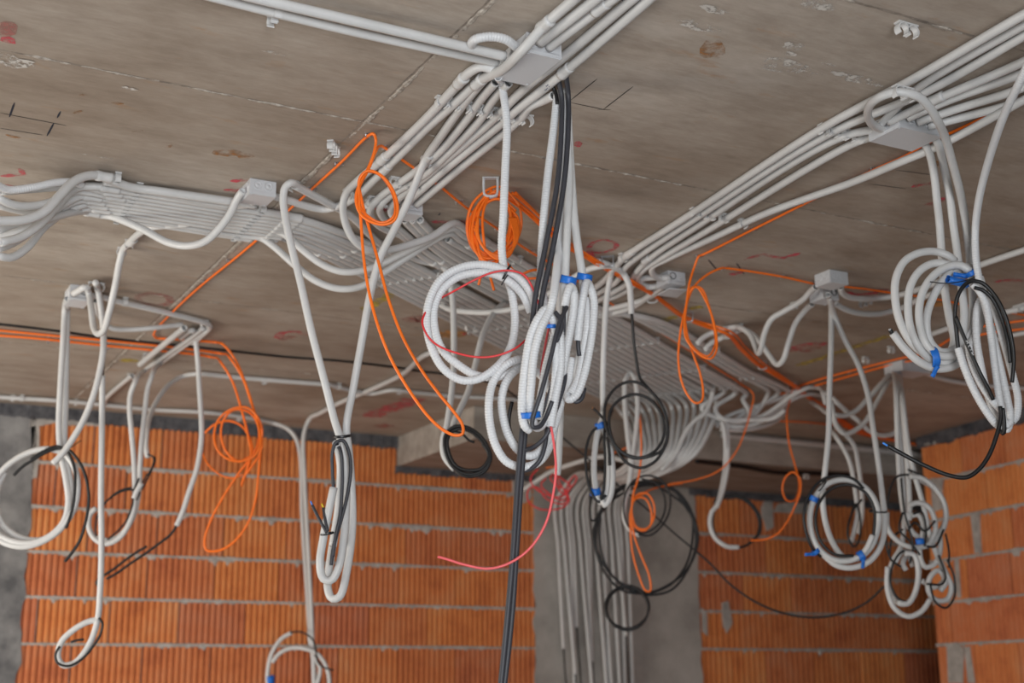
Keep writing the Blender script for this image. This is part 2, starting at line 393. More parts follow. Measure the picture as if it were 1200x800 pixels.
def brick_wall(name, O, u, nrm, length, lines, ztop, rib, blen, seed, x0=0.0, depth=.019):
    """ribbed hollow bricks in courses: lines = bed joint heights from top to bottom"""
    rnd = random.Random(seed); bm = bmesh.new()
    pitch = lines[0]-lines[1]; zs = list(lines)
    while zs[-1] > .05: zs.append(zs[-1]-pitch)
    zs[-1] = 0.0
    z1s = [ztop]+zs[:-1]
    def W(a, z, out): return O+u*a+U0*z+nrm*out
    row = 0
    for zt, zb in zip(z1s, zs):
        off = (row*.37+.13*((row*7) % 3)) % 1.0*blen; a = x0-off; row += 1
        while a < length:
            b0, b1 = max(a+.001, x0), min(a+blen-.001, length); a += blen
            if b1-b0 < .02: continue
            nr = max(1, round((b1-b0)/rib)); prof = []
            for k in range(nr):
                s = (b1-b0)/nr; q = b0+k*s; prof += [(q+.08*s, -depth), (q+.17*s, -.002), (q+.5*s, 0), (q+.83*s, -.002), (q+.92*s, -depth)]
            prof = [(b0, -.05)]+prof+[(b1, -.05)]
            zt_, zb_ = zt-.006, zb+.006; dd = rnd.uniform(-.003, .003)
            up = [bm.verts.new(W(q, zt_, e+dd)) for q, e in prof]; lo = [bm.verts.new(W(q, zb_, e+dd)) for q, e in prof]
            for k in range(len(prof)-1): bm.faces.new((lo[k], lo[k+1], up[k+1], up[k]))
            c1 = [bm.verts.new(W(q, zt_, -.05)) for q, e in prof]; c0 = [bm.verts.new(W(q, zb_, -.05)) for q, e in prof]
            for k in range(len(prof)-1): bm.faces.new((up[k], up[k+1], c1[k+1], c1[k])); bm.faces.new((c0[k], c0[k+1], lo[k+1], lo[k]))
    # backing and bed joints with squeezed out mortar
    vs = [bm.verts.new(W(q, z, -.03)) for q, z in ((x0, 0), (length, 0), (length, ztop), (x0, ztop))]; bm.faces.new(vs).material_index = 1
    for zb in zs[:-1]:
        n = int((length-x0)/.016); prev = None
        for k in range(n+1):
            q = x0+(length-x0)*k/n; e = noise.noise(Vector((q*3, zb*7, seed))); f = noise.noise(Vector((q*26, zb*5, seed)))
            hi = .010+.008*max(0, f)+.005*e; lo_ = .011+.026*max(0, f+.2*e)+.005*e; o_ = .0035+.003*e
            if f > .45: lo_ += .012
            rr = [bm.verts.new(W(q, zb+dz, ou)) for dz, ou in ((hi, -.008), (hi*.6, o_), (-lo_*.5, o_), (-lo_, -.006))]
            if prev:
                for a_ in range(3): bm.faces.new((prev[a_], rr[a_], rr[a_+1], prev[a_+1])).material_index = 1
            prev = rr
    bmesh.ops.recalc_face_normals(bm, faces=bm.faces)
    return tag(bmobj(name, bm, [BRICK, MORT]), kind='structure')
def smear(name, quads, mt, nrm_out, kind='structure', parent=None):
    """irregular flat patches of mortar (list of outlines in world space) raised a few millimetres"""
    bm = bmesh.new()
    for out in quads:
        a = [bm.verts.new(p+nrm_out*.006) for p in out]; b = [bm.verts.new(p-nrm_out*.03) for p in out]
        bm.faces.new(a); n = len(out)
        for k in range(n): bm.faces.new((a[k], b[k], b[(k+1) % n], a[(k+1) % n]))
    bmesh.ops.recalc_face_normals(bm, faces=bm.faces)
    return tag(bmobj(name, bm, mt, parent), kind=kind)
YW = 7.57
NB = V3(0, -1, 0)
brick_wall('wall_back', V3(0, YW, 0), V3(1, 0, 0), NB, 4.2, [2.747, 2.507, 2.268, 2.031, 1.79], 2.985, .0335, .375, 3, x0=1.06)
brick_wall('wall_back.001', V3(0, YW, 0), V3(1, 0, 0), NB, 9.3, [2.565, 2.303, 2.043, 1.795], 2.84, .046, .42, 11, x0=5.42)
S0, S1 = V3(6.172, 6.16, 0), V3(5.87, 4.0, 0); su = (S1-S0).normalized(); sn = V3(-su.y, su.x, 0)
if sn.x > 0: sn = -sn
brick_wall('wall_right', S0, su, sn, 2.4, [2.765, 2.523, 2.279, 2.031, 1.785], 2.985, .042, .375, 19, depth=.006)
bm = bmesh.new(); q = [S0+sn*-.035, S1+sn*-.035, S1+sn*-.25, S0+sn*-.25]
a = [bm.verts.new((p.x, p.y, 0)) for p in q]; b = [bm.verts.new((p.x, p.y, CEIL-.001)) for p in q]
for k in range(4): bm.faces.new((a[k], a[(k+1) % 4], b[(k+1) % 4], b[k]))
bmesh.ops.recalc_face_normals(bm, faces=bm.faces); tag(bmobj('wall_right.001', bm, MORT), kind='structure')
bm = bmesh.new(); box(bm, 9.3, 9.5, 3, 7.9, 0, CEIL); box(bm, -9, 9.5, YW+.05, YW+.3, 0, CEIL); tag(bmobj('wall_back_and_shade_end', bm, COLD), kind='structure')  # back wall backing, plus unseen end wall added to keep the recess dark
bm = bmesh.new(); q0 = S0+su*2.4+sn*-.03; q1 = S0+su*12.5+sn*-.03
a = [bm.verts.new((p.x, p.y, 0)) for p in (q0, q1, q1-sn*.2, q0-sn*.2)]; b = [bm.verts.new((v.co.x, v.co.y, CEIL-.001)) for v in a]
for k in range(4): bm.faces.new((a[k], a[(k+1) % 4], b[(k+1) % 4], b[k]))
bmesh.ops.recalc_face_normals(bm, faces=bm.faces); tag(bmobj('wall_right_light_block', bm, COLD), kind='structure')  # unseen continuation of the right wall, added to block light from that side
bm = bmesh.new(); box(bm, .4, 9, -1.7, -1.5, 0, CEIL-.001); tag(bmobj('wall_front_light_block', bm, COLD), kind='structure')  # unseen wall added behind the camera to cut sky light on the right
# concrete columns, beam
def jagged(x0, x1, z0, z1, y, jl=0, jr=0, n=40, seed=0):
    L_ = []
    for k in range(n+1):
        z = z0+(z1-z0)*k/n; L_.append((x0+jl*(noise.noise(Vector((z*9, seed, 0)))+.5*noise.noise(Vector((z*31, seed, 4)))), z))
    for k in range(n, -1, -1):
        z = z0+(z1-z0)*k/n; L_.append((x1+jr*(noise.noise(Vector((z*9, seed, 7)))+.5*noise.noise(Vector((z*31, seed, 2)))), z))
    return [V3(x, y, z) for x, z in L_]
smear('trim_1', [jagged(-4, 1.13, 0, 2.985, YW, 0, .035, 60, 2)], COLD, NB)
smear('trim_2', [jagged(4.19, 5.455, 0, 2.866, YW, .03, .012, 60, 5)], COLM, NB)
BX0, BY0, BZ = 3.245, 6.52, 2.868
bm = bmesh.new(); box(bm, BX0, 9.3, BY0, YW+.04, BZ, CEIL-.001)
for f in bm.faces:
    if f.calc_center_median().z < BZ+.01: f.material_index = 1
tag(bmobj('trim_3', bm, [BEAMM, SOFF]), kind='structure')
# dark bedding between masonry and concrete, following the rib tops raggedly
def ragged(name, p0, p1, z1, z0, nrm, mt, seed, amp=.012, out=.012):
    bm = bmesh.new(); n = int((p1-p0).length/.014); prev = None
    for k in range(n+1):
        p = p0.lerp(p1, k/n); lo = z0+amp*noise.noise(Vector((k*.45, seed, 0)))+amp*.8*noise.noise(Vector((k*.07, seed, 5))); o_ = out+.006*noise.noise(Vector((k*.3, seed, 2)))
        rr = [bm.verts.new(p+U0*z1+nrm*o_), bm.verts.new(p+U0*(lo+.01)+nrm*o_), bm.verts.new(p+U0*lo-nrm*.02)]
        if prev:
            for a_ in range(2): bm.faces.new((prev[a_], prev[a_+1], rr[a_+1], rr[a_]))
        prev = rr
    bmesh.ops.recalc_face_normals(bm, faces=bm.faces)
    return tag(bmobj(name, bm, mt), kind='structure')
ragged('trim_4', V3(-3, YW, 0), V3(BX0, YW, 0), CEIL, 2.972, NB, MORTD, 1)
ragged('trim_5', V3(BX0-.02, YW, 0), V3(4.2, YW, 0), BZ, 2.822, NB, MORTD, 2)
ragged('trim_6', V3(5.4, YW, 0), V3(8.9, YW, 0), BZ, 2.81, NB, MORTD, 3)
ragged('trim_7', S0-su*.02, S0+su*2.3, CEIL, 2.975, sn, MORTD, 4, .03)
def patch_y(*q): return [ony(x, y, YW) for x, y in q]
smear('trim_8', [patch_y((462, 508), (478, 512), (480, 538), (470, 528), (462, 524)), patch_y((78, 488), (118, 490), (122, 500), (98, 498), (72, 499)), patch_y((36, 482), (62, 486), (66, 495), (48, 499), (34, 500)),
    patch_y((36, 500), (46, 499), (46, 530), (43, 560), (38, 560)), patch_y((600, 562), (622, 565), (622, 585), (612, 590), (600, 580))], MORT, NB)
def patch_s(*q):
    out = []
    for x, y in q:
        d = ray(x, y); t = (S0-CAMP).dot(sn)/d.dot(sn); out.append(CAMP+d*t)
    return out
smear('trim_9', [patch_s((1083, 512), (1102, 505), (1118, 506), (1122, 514), (1098, 520), (1083, 522)), patch_s((1091, 560), (1104, 560), (1105, 596), (1094, 600)), patch_s((1138, 603), (1148, 602), (1151, 648), (1143, 648)), patch_s((1119, 655), (1124, 655), (1127, 700), (1122, 700)), patch_s((1110, 754), (1122, 752), (1130, 760), (1129, 800), (1112, 800)), patch_s((1131, 758), (1137, 757), (1143, 800), (1135, 800))], MORT, sn)
smear('trim_10', [patch_y((894, 588), (905, 585), (906, 618), (898, 622), (892, 600)), patch_y((846, 706), (853, 704), (858, 730), (851, 742), (846, 725)), patch_y((822, 712), (828, 718), (829, 745), (823, 740)), patch_y((905, 600), (945, 602), (950, 592), (940, 588), (912, 590))], MORT, NB)

# ================================================================== FITTINGS
def jbox(label, nl, nr, fl, h=.052, knock=True, group=None, openings=(), cat='junction box'):
    a, b, c = onz(*nl, h), onz(*nr, h), onz(*fl, h)
    x0, x1, y0, y1 = a.x, b.x, a.y, c.y
    t = thing('junction_box', V3((x0+x1)/2, (y0+y1)/2, CEIL), label, cat, group)
    zt, zb = CEIL-.001, CEIL-h; wl = .0025
    bm = bmesh.new(); e = .0022
    box(bm, x0+e, x1-e, y0+e, y1-e, zb+.009, zt)
    for (u0, u1) in ((x0+e-.001, x0+e+.004), (x1-e-.004, x1-e+.001)):
        for (v0, v1) in ((y0+e-.001, y0+e+.004), (y1-e-.004, y1-e+.001)): box(bm, u0, u1, v0, v1, zb+.009, zt)
    bmobj('body', bm, BOXM, t)
    bm = bmesh.new(); box(bm, x0, x1, y0, y1, zb, zb+.0115)
    bmesh.ops.bevel(bm, geom=[e_ for e_ in bm.edges], offset=.0022, segments=2, affect='EDGES')
    lid = bmobj('lid', bm, BOXM, t, False)
    for qx in (x0+.009, x1-.009):
        for qy in (y0+.009, y1-.009):
            if (qx < (x0+x1)/2) == (qy < (y0+y1)/2):
                bm = bmesh.new(); bmesh.ops.create_cone(bm, cap_ends=True, segments=12, radius1=.0034, radius2=.0028, depth=.002, matrix=Matrix.Translation((qx, qy, zb-.0008)))
                bmobj('screw', bm, ZINC if False else BOXM, lid)
    if knock:
        zc = (zt+zb+.0115)/2; rr = min(.0125, (zt-zb-.0115)*.36)
        def disc(p, axis, i):
            op = i in openings
            bm = bmesh.new(); rot = axis.to_track_quat('Z', 'Y').to_matrix().to_4x4()
            vs = []
            prof = ((rr*1.12, 0), (rr*1.08, .0022), (rr*.9, .0025), (rr*.84, .001 if not op else -.006), (rr*.4, .0014 if not op else -.006), (rr*.3, .003 if not op else -.006))
            for r_, z_ in prof:
                vs.append([bm.verts.new(Matrix.Translation(p) @ rot @ Vector((r_*math.cos(6.2832*k/18), r_*math.sin(6.2832*k/18), z_))) for k in range(18)])
            for s_ in range(len(vs)-1):
                for k in range(18): bm.faces.new((vs[s_][k], vs[s_][(k+1) % 18], vs[s_+1][(k+1) % 18], vs[s_+1][k]))
            bm.faces.new(vs[-1])
            bmobj('knockout', bm, DARK if op else BOXM, t, True)
        n1 = 2
        for k in range(n1): disc(V3(x0+(x1-x0)*(k+.75)/(n1+.5), y0+e, zc), V3(0, -1, 0), k)
        for k in range(n1): disc(V3(x0+e, y0+(y1-y0)*(k+.75)/(n1+.5), zc), V3(-1, 0, 0), 2+k)
    t['bx'] = 0; del t['bx']
    return t, (x0, x1, y0, y1)
jbox('large grey junction box at the centre top, conduits entering it from two sides', (617, 60), (659, 70), (581, 93), .052, True)
jbox('grey junction box in the right conduit run with a looped conduit in its side', (1054, 148), (1100, 163), (1021, 167), .052, True)
jbox('grey junction box with two round knockouts beside the left flat conduit run', (292, 226), (325, 230), (284, 238), .05, True)
jbox('small pale junction box where the central fan of conduits ends', (476, 249), (499, 250), (467, 258), .045, True)
b3, e3 = jbox('grey junction box with an open black hole facing the camera, right of centre', (783, 331), (809, 332), (775.5, 338.5), .05, True, openings=(0,))
bm = bmesh.new(); k = [onz(x, y, .066) for x, y in ((784, 338.5), (805, 340), (793, 349), (771, 346))]
lo = [bm.verts.new(p) for p in k]; hi = [bm.verts.new(p+V3(0, 0, .004)) for p in k]
bm.faces.new(lo); bm.faces.new(hi[::-1])
for i in range(4): bm.faces.new((lo[i], hi[i], hi[(i+1) % 4], lo[(i+1) % 4]))
bmesh.ops.recalc_face_normals(bm, faces=bm.faces); bmobj('cover_plate', bm, BOXM, b3)
jbox('small cream junction box at far left with conduits looping out of it', (81, 350), (105, 354), (77, 359), .06, True, openings=(1,))
jbox('clean grey junction box with its corner to the camera, nearer of the right pair', (973, 330), (994, 334), (955, 337), .05, True)
jbox('grey junction box half hidden behind the nearer one of the right pair', (965, 349), (984, 352), (948, 355), .05, True, openings=(1,))
jbox('grey junction box seen below the right conduit coil', (1058, 433), (1086, 439), (1050, 441), .05, True)

def clip(px, py, n, label, ang=None, r=R25, group='white conduit clips on the ceiling', pitch=.03, world=None, mt=None, dirv=None):
    r = r*1.13
    """snap-in conduit clip: base plate with n open hooks, fixed to the ceiling"""
    p = world or onz(px, py, 0); d = dirv or V3(math.cos(math.radians(ang or 0)), math.sin(math.radians(ang or 0)), 0)  # d: across the conduits
    ax = V3(-d.y, d.x, 0); bm = bmesh.new(); wid = .0095
    def bx(a0, a1, z0, z1, w0=-wid, w1=wid):
        vs = [p+d*a+ax*w_+V3(0, 0, -z) for z in (z0, z1) for w_ in (w0, w1) for a in (a0, a1)]
        vs = [bm.verts.new(v) for v in vs]
        for f in ((0, 2, 3, 1), (4, 5, 7, 6), (0, 1, 5, 4), (2, 6, 7, 3), (0, 4, 6, 2), (1, 3, 7, 5)): bm.faces.new([vs[i] for i in f])
    bx(-pitch*n/2, pitch*n/2, .0005, .0045)
    for k in range(n):
        c = (k-(n-1)/2)*pitch; N_ = 11
        for side in (-1, 1):
            prev = None
            for j in range(N_):
                th = math.radians(25+side*0+j*(235-60)/(N_-1))
                th = math.radians(5+j*13.2)
                ri, ro = r*1.02, r*1.02+.0032
                xi, zi = side*ri*math.sin(th), r+.005-ri*math.cos(th); xo, zo = side*ro*math.sin(th), r+.005-ro*math.cos(th)
                if zo < .003: zo = .003
                rr = [bm.verts.new(p+d*(c+x)+ax*w_+V3(0, 0, -z)) for x, z in ((xi, zi), (xo, zo)) for w_ in (-wid*.9, wid*.9)]
                if prev:
                    for q in ((0, 1, 1, 0), (2, 3, 3, 2)):
                        bm.faces.new((prev[q[0]], prev[q[1]], rr[q[2]], rr[q[3]]))
                    bm.faces.new((prev[0], rr[0], rr[2], prev[2])); bm.faces.new((prev[1], prev[3], rr[3], rr[1]))
                else: bm.faces.new((rr[0], rr[1], rr[3], rr[2]))
                prev = rr
            bm.faces.new((prev[0], prev[2], prev[3], prev[1]))
    bmesh.ops.recalc_face_normals(bm, faces=bm.faces)
    o = bmobj('conduit_clip', bm, mt or PVC)
    return tag(o, label, 'clip', group)
def nailclip(px, py, label, d=None, r=.0042, group='metal nail clips on the orange cable'):
    """small zinc P-clip with a nail, pinned to the ceiling over a cable; d: cable direction"""
    p = onz(px, py, 0); d = (d or V3(1, 0, 0)).normalized(); s = V3(-d.y, d.x, 0); bm = bmesh.new(); wd = .006
    prev = None
    for k in range(9):
        th = math.pi*k/8; off = s*(-(r+.0012)*math.cos(th))+V3(0, 0, -(r*1.0+.0035)*math.sin(th)-.0005)
        rr = [bm.verts.new(p+off*f+d*w_) for f in (1.0, 1.25) for w_ in (-wd, wd)]
        if prev:
            for a, b in ((0, 1), (1, 3), (3, 2), (2, 0)): bm.faces.new((prev[a], prev[b], rr[b], rr[a]))
        prev = rr
    for sg in (-1, 1):
        c = p+s*sg*(r+.0065)
        bmesh.ops.create_cone(bm, cap_ends=True, segments=8, radius1=.0056, radius2=.0046, depth=.005, matrix=Matrix.Translation(c-V3(0, 0, .0022)))
        if sg > 0: bmesh.ops.create_cone(bm, cap_ends=True, segments=8, radius1=.0021, radius2=.0019, depth=.013, matrix=Matrix.Translation(c-V3(0, 0, .0055)))
    bmesh.ops.recalc_face_normals(bm, faces=bm.faces)
    return tag(bmobj('cable_clip', bm, ZINC), label, 'clip', group)
def strap(px, py, label, d=None, wd=.032, ht=.05, mt=None, wr=.0019):
    """U shaped wire strap hanging from the ceiling that carries a cable bundle"""
    p = onz(px, py, 0); d = (d or V3(1, 0, 0)).normalized(); s = V3(-d.y, d.x, 0)
    t = thing('cable_hanger', p, label, 'hanger', 'metal wire hangers along the orange bundle')
    for off in (-.006, .006):
        P = [p+d*off+s*(-wd/2)+V3(0, 0, -.001), p+d*off+s*(-wd/2)+V3(0, 0, -ht*.6), p+d*off+s*(-wd*.42)+V3(0, 0, -ht*.93), p+d*off+V3(0, 0, -ht), p+d*off+s*(wd*.42)+V3(0, 0, -ht*.93), p+d*off+s*(wd/2)+V3(0, 0, -ht*.6), p+d*off+s*(wd/2)+V3(0, 0, -.001)]
        tube('wire', P, wr, mt or ZINC, t, n=6, hollow=False)
    bm = bmesh.new(); vs = [p+d*a+s*b+V3(0, 0, z) for z in (-.001, -.0035) for b in (-wd*.6, wd*.6) for a in (-.010, .010)]; vs = [bm.verts.new(v) for v in vs]
    for f in ((0, 2, 3, 1), (4, 5, 7, 6), (0, 1, 5, 4), (2, 6, 7, 3), (0, 4, 6, 2), (1, 3, 7, 5)): bm.faces.new([vs[i] for i in f])
    bmesh.ops.recalc_face_normals(bm, faces=bm.faces); bmobj('plate', bm, mt or ZINC, t)
    return t
def fine(me):
    """subdivide lettering so it can follow the round of a tube"""
    bm = bmesh.new(); bm.from_mesh(me); bmesh.ops.triangulate(bm, faces=bm.faces[:])
    for k in range(4):
        es = [e for e in bm.edges if e.calc_length() > .0022]
        if es: bmesh.ops.subdivide_edges(bm, edges=es, cuts=1); bmesh.ops.triangulate(bm, faces=bm.faces[:])
    bm.to_mesh(me); bm.free()
def marking(parent, text, px, py, dz, q0, q1, size=.018, r=R25, mt=None):
    """handwriting on a conduit: lettering along the tube on the side seen from below"""
    c = onz(px, py, dz); a, b = onz(*q0, dz), onz(*q1, dz); x = (b-a).normalized(); nrm = (CAMP-c); nrm = (nrm-x*nrm.dot(x)).normalized(); yv = nrm.cross(x)
    cu = bpy.data.curves.new('marking', 'FONT'); cu.body = text; cu.size = size; cu.align_x = 'CENTER'; cu.align_y = 'CENTER'; cu.shear = .25
    tmp = bpy.data.objects.new('tmp', cu); COL.objects.link(tmp); bpy.context.view_layer.update(); dg = bpy.context.evaluated_depsgraph_get(); me = bpy.data.meshes.new_from_object(tmp.evaluated_get(dg)); bpy.data.objects.remove(tmp)
    fine(me)
    for v in me.vertices:
        X, Y = v.co.x, v.co.y; th = Y/(r*1.03)
        v.co = c+x*X+(nrm*math.cos(th)+yv*math.sin(th))*(r*1.045)
    me.materials.clear()
    return obj('marking', me, mt or INK, parent)
# ================================================================== CONDUIT RUNS
def cond(name, label, group, segs, r=R25, couplings=(), mt=None, corr=False, g=None, n=10, cat='conduit', hollow=None):
    """a conduit; couplings: (px, py, dz, px2, py2) sleeves become parts"""
    o = tube(name, segs, r, mt, None, g, corr, n, hollow=hollow, label=label, cat=cat, group=group)
    for c in couplings: coupling(o, onz(c[0], c[1], c[2]), onz(c[3], c[4], c[2])-onz(c[0], c[1], c[2]), r)
    return o
CR = 'conduits of the centre run'
ZT = CEIL-.016
def P2(t, o): return V3(.825*t+.565*o, .565*t-.825*o, ZT)
NBUN = 18
def boff(i, t):
    u = i/(NBUN-1); lo = -2.70-(t-4.0)*.047; return lo+(-2.115-lo)*u
# top left pair into the box
cond('conduit', 'nearer of two parallel conduits from the top left edge to the centre box', 'pair of conduits from the top left', [C(150, -42, .02), C(293, -4, .02), C(400, 21, .02), C(592, 66, .03)], .0122)
cond('conduit', 'farther and thinner of two parallel conduits from the top left edge to the centre box', 'pair of conduits from the top left', [C(130, -36), C(262, 0), C(400, 34), C(583, 74)], .0108)
clip(322, 12, 2, 'white double clip on the pair of conduits at the top edge', dirv=V3(0, 1, 0), pitch=.03)
clip(577, 73, 2, 'white double clip on the conduit pair beside the centre junction box', dirv=V3(0, 1, 0), pitch=.03)
# centre run
o = cond('conduit', 'bent conduit passing over the left side of the centre box to the left flat run', CR,
    [C(700, -25, .02), C(668, 3, .02), C(640, 28, .03), C(612, 59, .062), C(589, 81, .05), C(562, 95, .02), C(535, 119), C(500, 150), C(470, 180), C(440, 209), C(418, 230), C(400, 240), C(380, 245), C(358, 241), C(336, 234), C(310, 229), V3(1.15, 3.965, CEIL-.016), V3(.72, 3.95, CEIL-.016)],
    .0125, ((639, 29, .03, 660, 10), (561, 96, .02, 535, 119), (452, 197, .016, 470, 180)))
o = cond('conduit', 'conduit with handwriting on it entering the top of the centre junction box', CR, [C(725, -24, .025), C(697, 0, .025), C(633, 50, .03)], .0128)
marking(o, 'ALt E.', 647, 39, .025, (634, 50), (697, 0), .021, .0128)
cond('conduit', 'conduit with a coupling near the top edge entering the corner of the centre junction box', CR, [C(760, -32, .022), C(717, 0, .022), C(643, 56, .03)], .0115, ((704, 9, .022, 717, 0),))
o = cond('conduit', 'conduit passing just right of the centre junction box corner into the fan', CR, [C(775, -28, .014), C(741, -1, .014), C(661, 66, .014), C(612, 106, .014), C(578, 140, .014), C(500, 206, .014), C(464, 236, .02), C(458, 247, .03), C(463, 257, .045)], .0122)
o = cond('conduit', 'outermost right conduit of the centre run, a coupling beside the centre box', CR, [C(795, -32, .018), C(762, -2, .018), C(663, 83, .018), C(603, 131, .018), C(592, 141, .018), C(520, 200, .018), C(475, 239, .024)], .0122, ((663, 83, .018, 700, 51),))
marking(o, 'CH', 643, 99.5, .018, (630, 110), (663, 83), .02)
t = cond('conduit', 'cut conduit curving away right below the centre junction box with black cables beside its end', CR, [C(649, 112, .03), C(636, 118, .02), C(621, 125), C(610, 139), C(542, 195), C(489, 239, .02)], .0122)
o = cond('conduit', 'conduit with a curved elbow leaving the centre box, leftmost of the fan', CR, [C(580, 82, .03), C(565, 78, .02), C(551, 84), C(540, 95), C(528, 108), C(498, 140), C(448, 187), C(418, 213), C(406, 226, .022), (402, 240), (404, 258), (412, 277), (424, 289), (440, 294), (460, 292), (482, 286), (506, 277), P2(3.66, boff(17, 3.66)), P2(3.75, boff(17, 3.75)), P2(3.86, boff(17, 3.86))], .0122, ((540, 95, .016, 528, 108), (449, 186, .016, 470, 166)))
# conduit T3 goes straight then drops: flexible hanging strand
GB = 3.95
t3 = tube('conduit', [C(566, 94, .02), C(547, 117), C(530, 140), C(515, 162), C(500, 184), (494, 197), (487, 215), (476, 241, 3.76), (461, 271), (446, 301, 3.84), (434, 345), (424, 400), (414, 455, GB), (406, 500, GB), (409, 530, GB+.03), (412, 570, GB+.04), (413, 615, GB+.03), (407, 666, GB), (398, 699, GB-.01), (389, 701, GB), (384, 688, GB+.01), (388, 650, GB+.03), (396, 600, GB+.04), (402, 550, GB+.04)], .0118,
    label='conduit dropping from the fan into the right side of the narrow hanging loop', cat='conduit', group=CR, n=12)
coupling(t3, onz(501, 185, .016), onz(520, 162, .016)-onz(501, 185, .016), .0118, .05)
for i, (pts) in enumerate([
    [C(581, 96, .025), C(563, 117), C(547, 140), C(513, 180), C(480, 206), C(445, 231), C(436, 241, .03), (434, 251), (440, 261), (452, 269), C(470, 276), P2(3.9, boff(9, 3.9)), P2(4.0, boff(9, 4.0))],
    [C(596, 97, .025), C(578, 117), C(563, 140), C(526, 179), C(497, 205), C(454, 232), C(446, 241, .03), (446, 250), (453, 259), C(466, 267), P2(3.9, boff(10, 3.9)), P2(4.0, boff(10, 4.0))]]):
    cond('conduit', ['conduit of the central fan bending behind the orange knot, left of two bends', 'conduit of the central fan bending behind the orange knot, right of two bends'][i], CR, pts, .0118)
AD = V3(1, 0, 0)
clip(541, 117, 9, 'row of white clips across the fan of conduits below the centre junction box', dirv=AD, pitch=.032, world=onz(586, 128, 0)+V3(-.045, 0, 0))
clip(499, 184, 1, 'white clip holding the dropping conduit above the narrow loop', dirv=(R0*.9+F0*.3).normalized())
clip(470, 205, 4, 'white clip with one empty hook beside the fan of conduits', dirv=AD, pitch=.03, world=onz(464, 208, 0)+V3(.04, 0, 0))
clip(408, 222, 1, 'white clip at the bend of the elbow conduit above the flat run', dirv=AD)
clip(452, 233, 4, 'white clip row just before the conduit bends beside the small pale box', dirv=AD, pitch=.03)
clip(434, 234, 1, 'white empty looking clip beside the orange knotted cable', dirv=AD)
# corrugated arch behind the box
cond('corrugated_conduit', 'short ribbed conduit arching into the back of the centre junction box', CR, [C(556, 56, .015), C(553, 50, .03), C(560, 45, .035), C(576, 43, .03), C(592, 46, .03), C(606, 56, .03)], .0112, mt=PVCW, corr=True)

# ---- left flat run
LR = 'conduits of the left flat run'
def btube_pts(i, t0, t1): return [P2(t0+(t1-t0)*k/4, boff(i, t0+(t1-t0)*k/4)) for k in range(5)]
# end of the bundle: over the edge and down the column
COLX = [(652+i*6.2) for i in range(NBUN)]
def tail_pts(i):
    """from the far end of the bundle down past the beam, under it to the left, then down the column"""
    if i > 13: return None
    u = i/13
    e = P2(6.62+.05*math.sin(i*2.1), boff(i, 6.62))
    hx = 752+u*76; s = math.sin(i*1.7)*3
    eq = P2(6.72, boff(i, 6.72)); dq = eq-CAMP; ex, ey = 600+FPX*dq.dot(RT)/dq.dot(FW), 400-FPX*dq.dot(UPV)/dq.dot(FW)
    ge = dq.dot(F0)
    q = [(ex+1, ey+7, ge+.02), (ex*.55+hx*.45-1, max(ey+20, 500), ge*.5+3.4), (hx-8-6*u, 532, 6.85), (hx-22-26*u, 549+4*u+s*.4, 6.95), (735-(1-u)*26, 556+5*u+s, 7.2)]
    cx = COLX[i]+(i % 3)*1.1
    gw = (ony(cx, 620, YW-.03)-CAMP).dot(F0)
    q += [(cx+14-6*u+2, 562+7*u, gw-.22), (cx-1, 590, gw-.06), (cx+2, 640, gw-.03)]
    yend = [760, 790, 815, 735, 850, 775, 768, 830, 900, 880, 850, 745, 890, 810][i]
    dx = 1+.09*(yend-640)*(.5+.4*math.sin(i*1.9))
    q += [(cx+2+dx*.5, 640+(yend-640)*.5, gw-.035), (cx+2+dx, yend, gw-.03)]
    return e, q, (cx+2+dx, yend, gw)
BL = 'conduits of the wide diagonal bundle'
side = lambda i: ('%s conduit counted from the lower left edge of the wide diagonal ceiling bundle' % ORD[i])
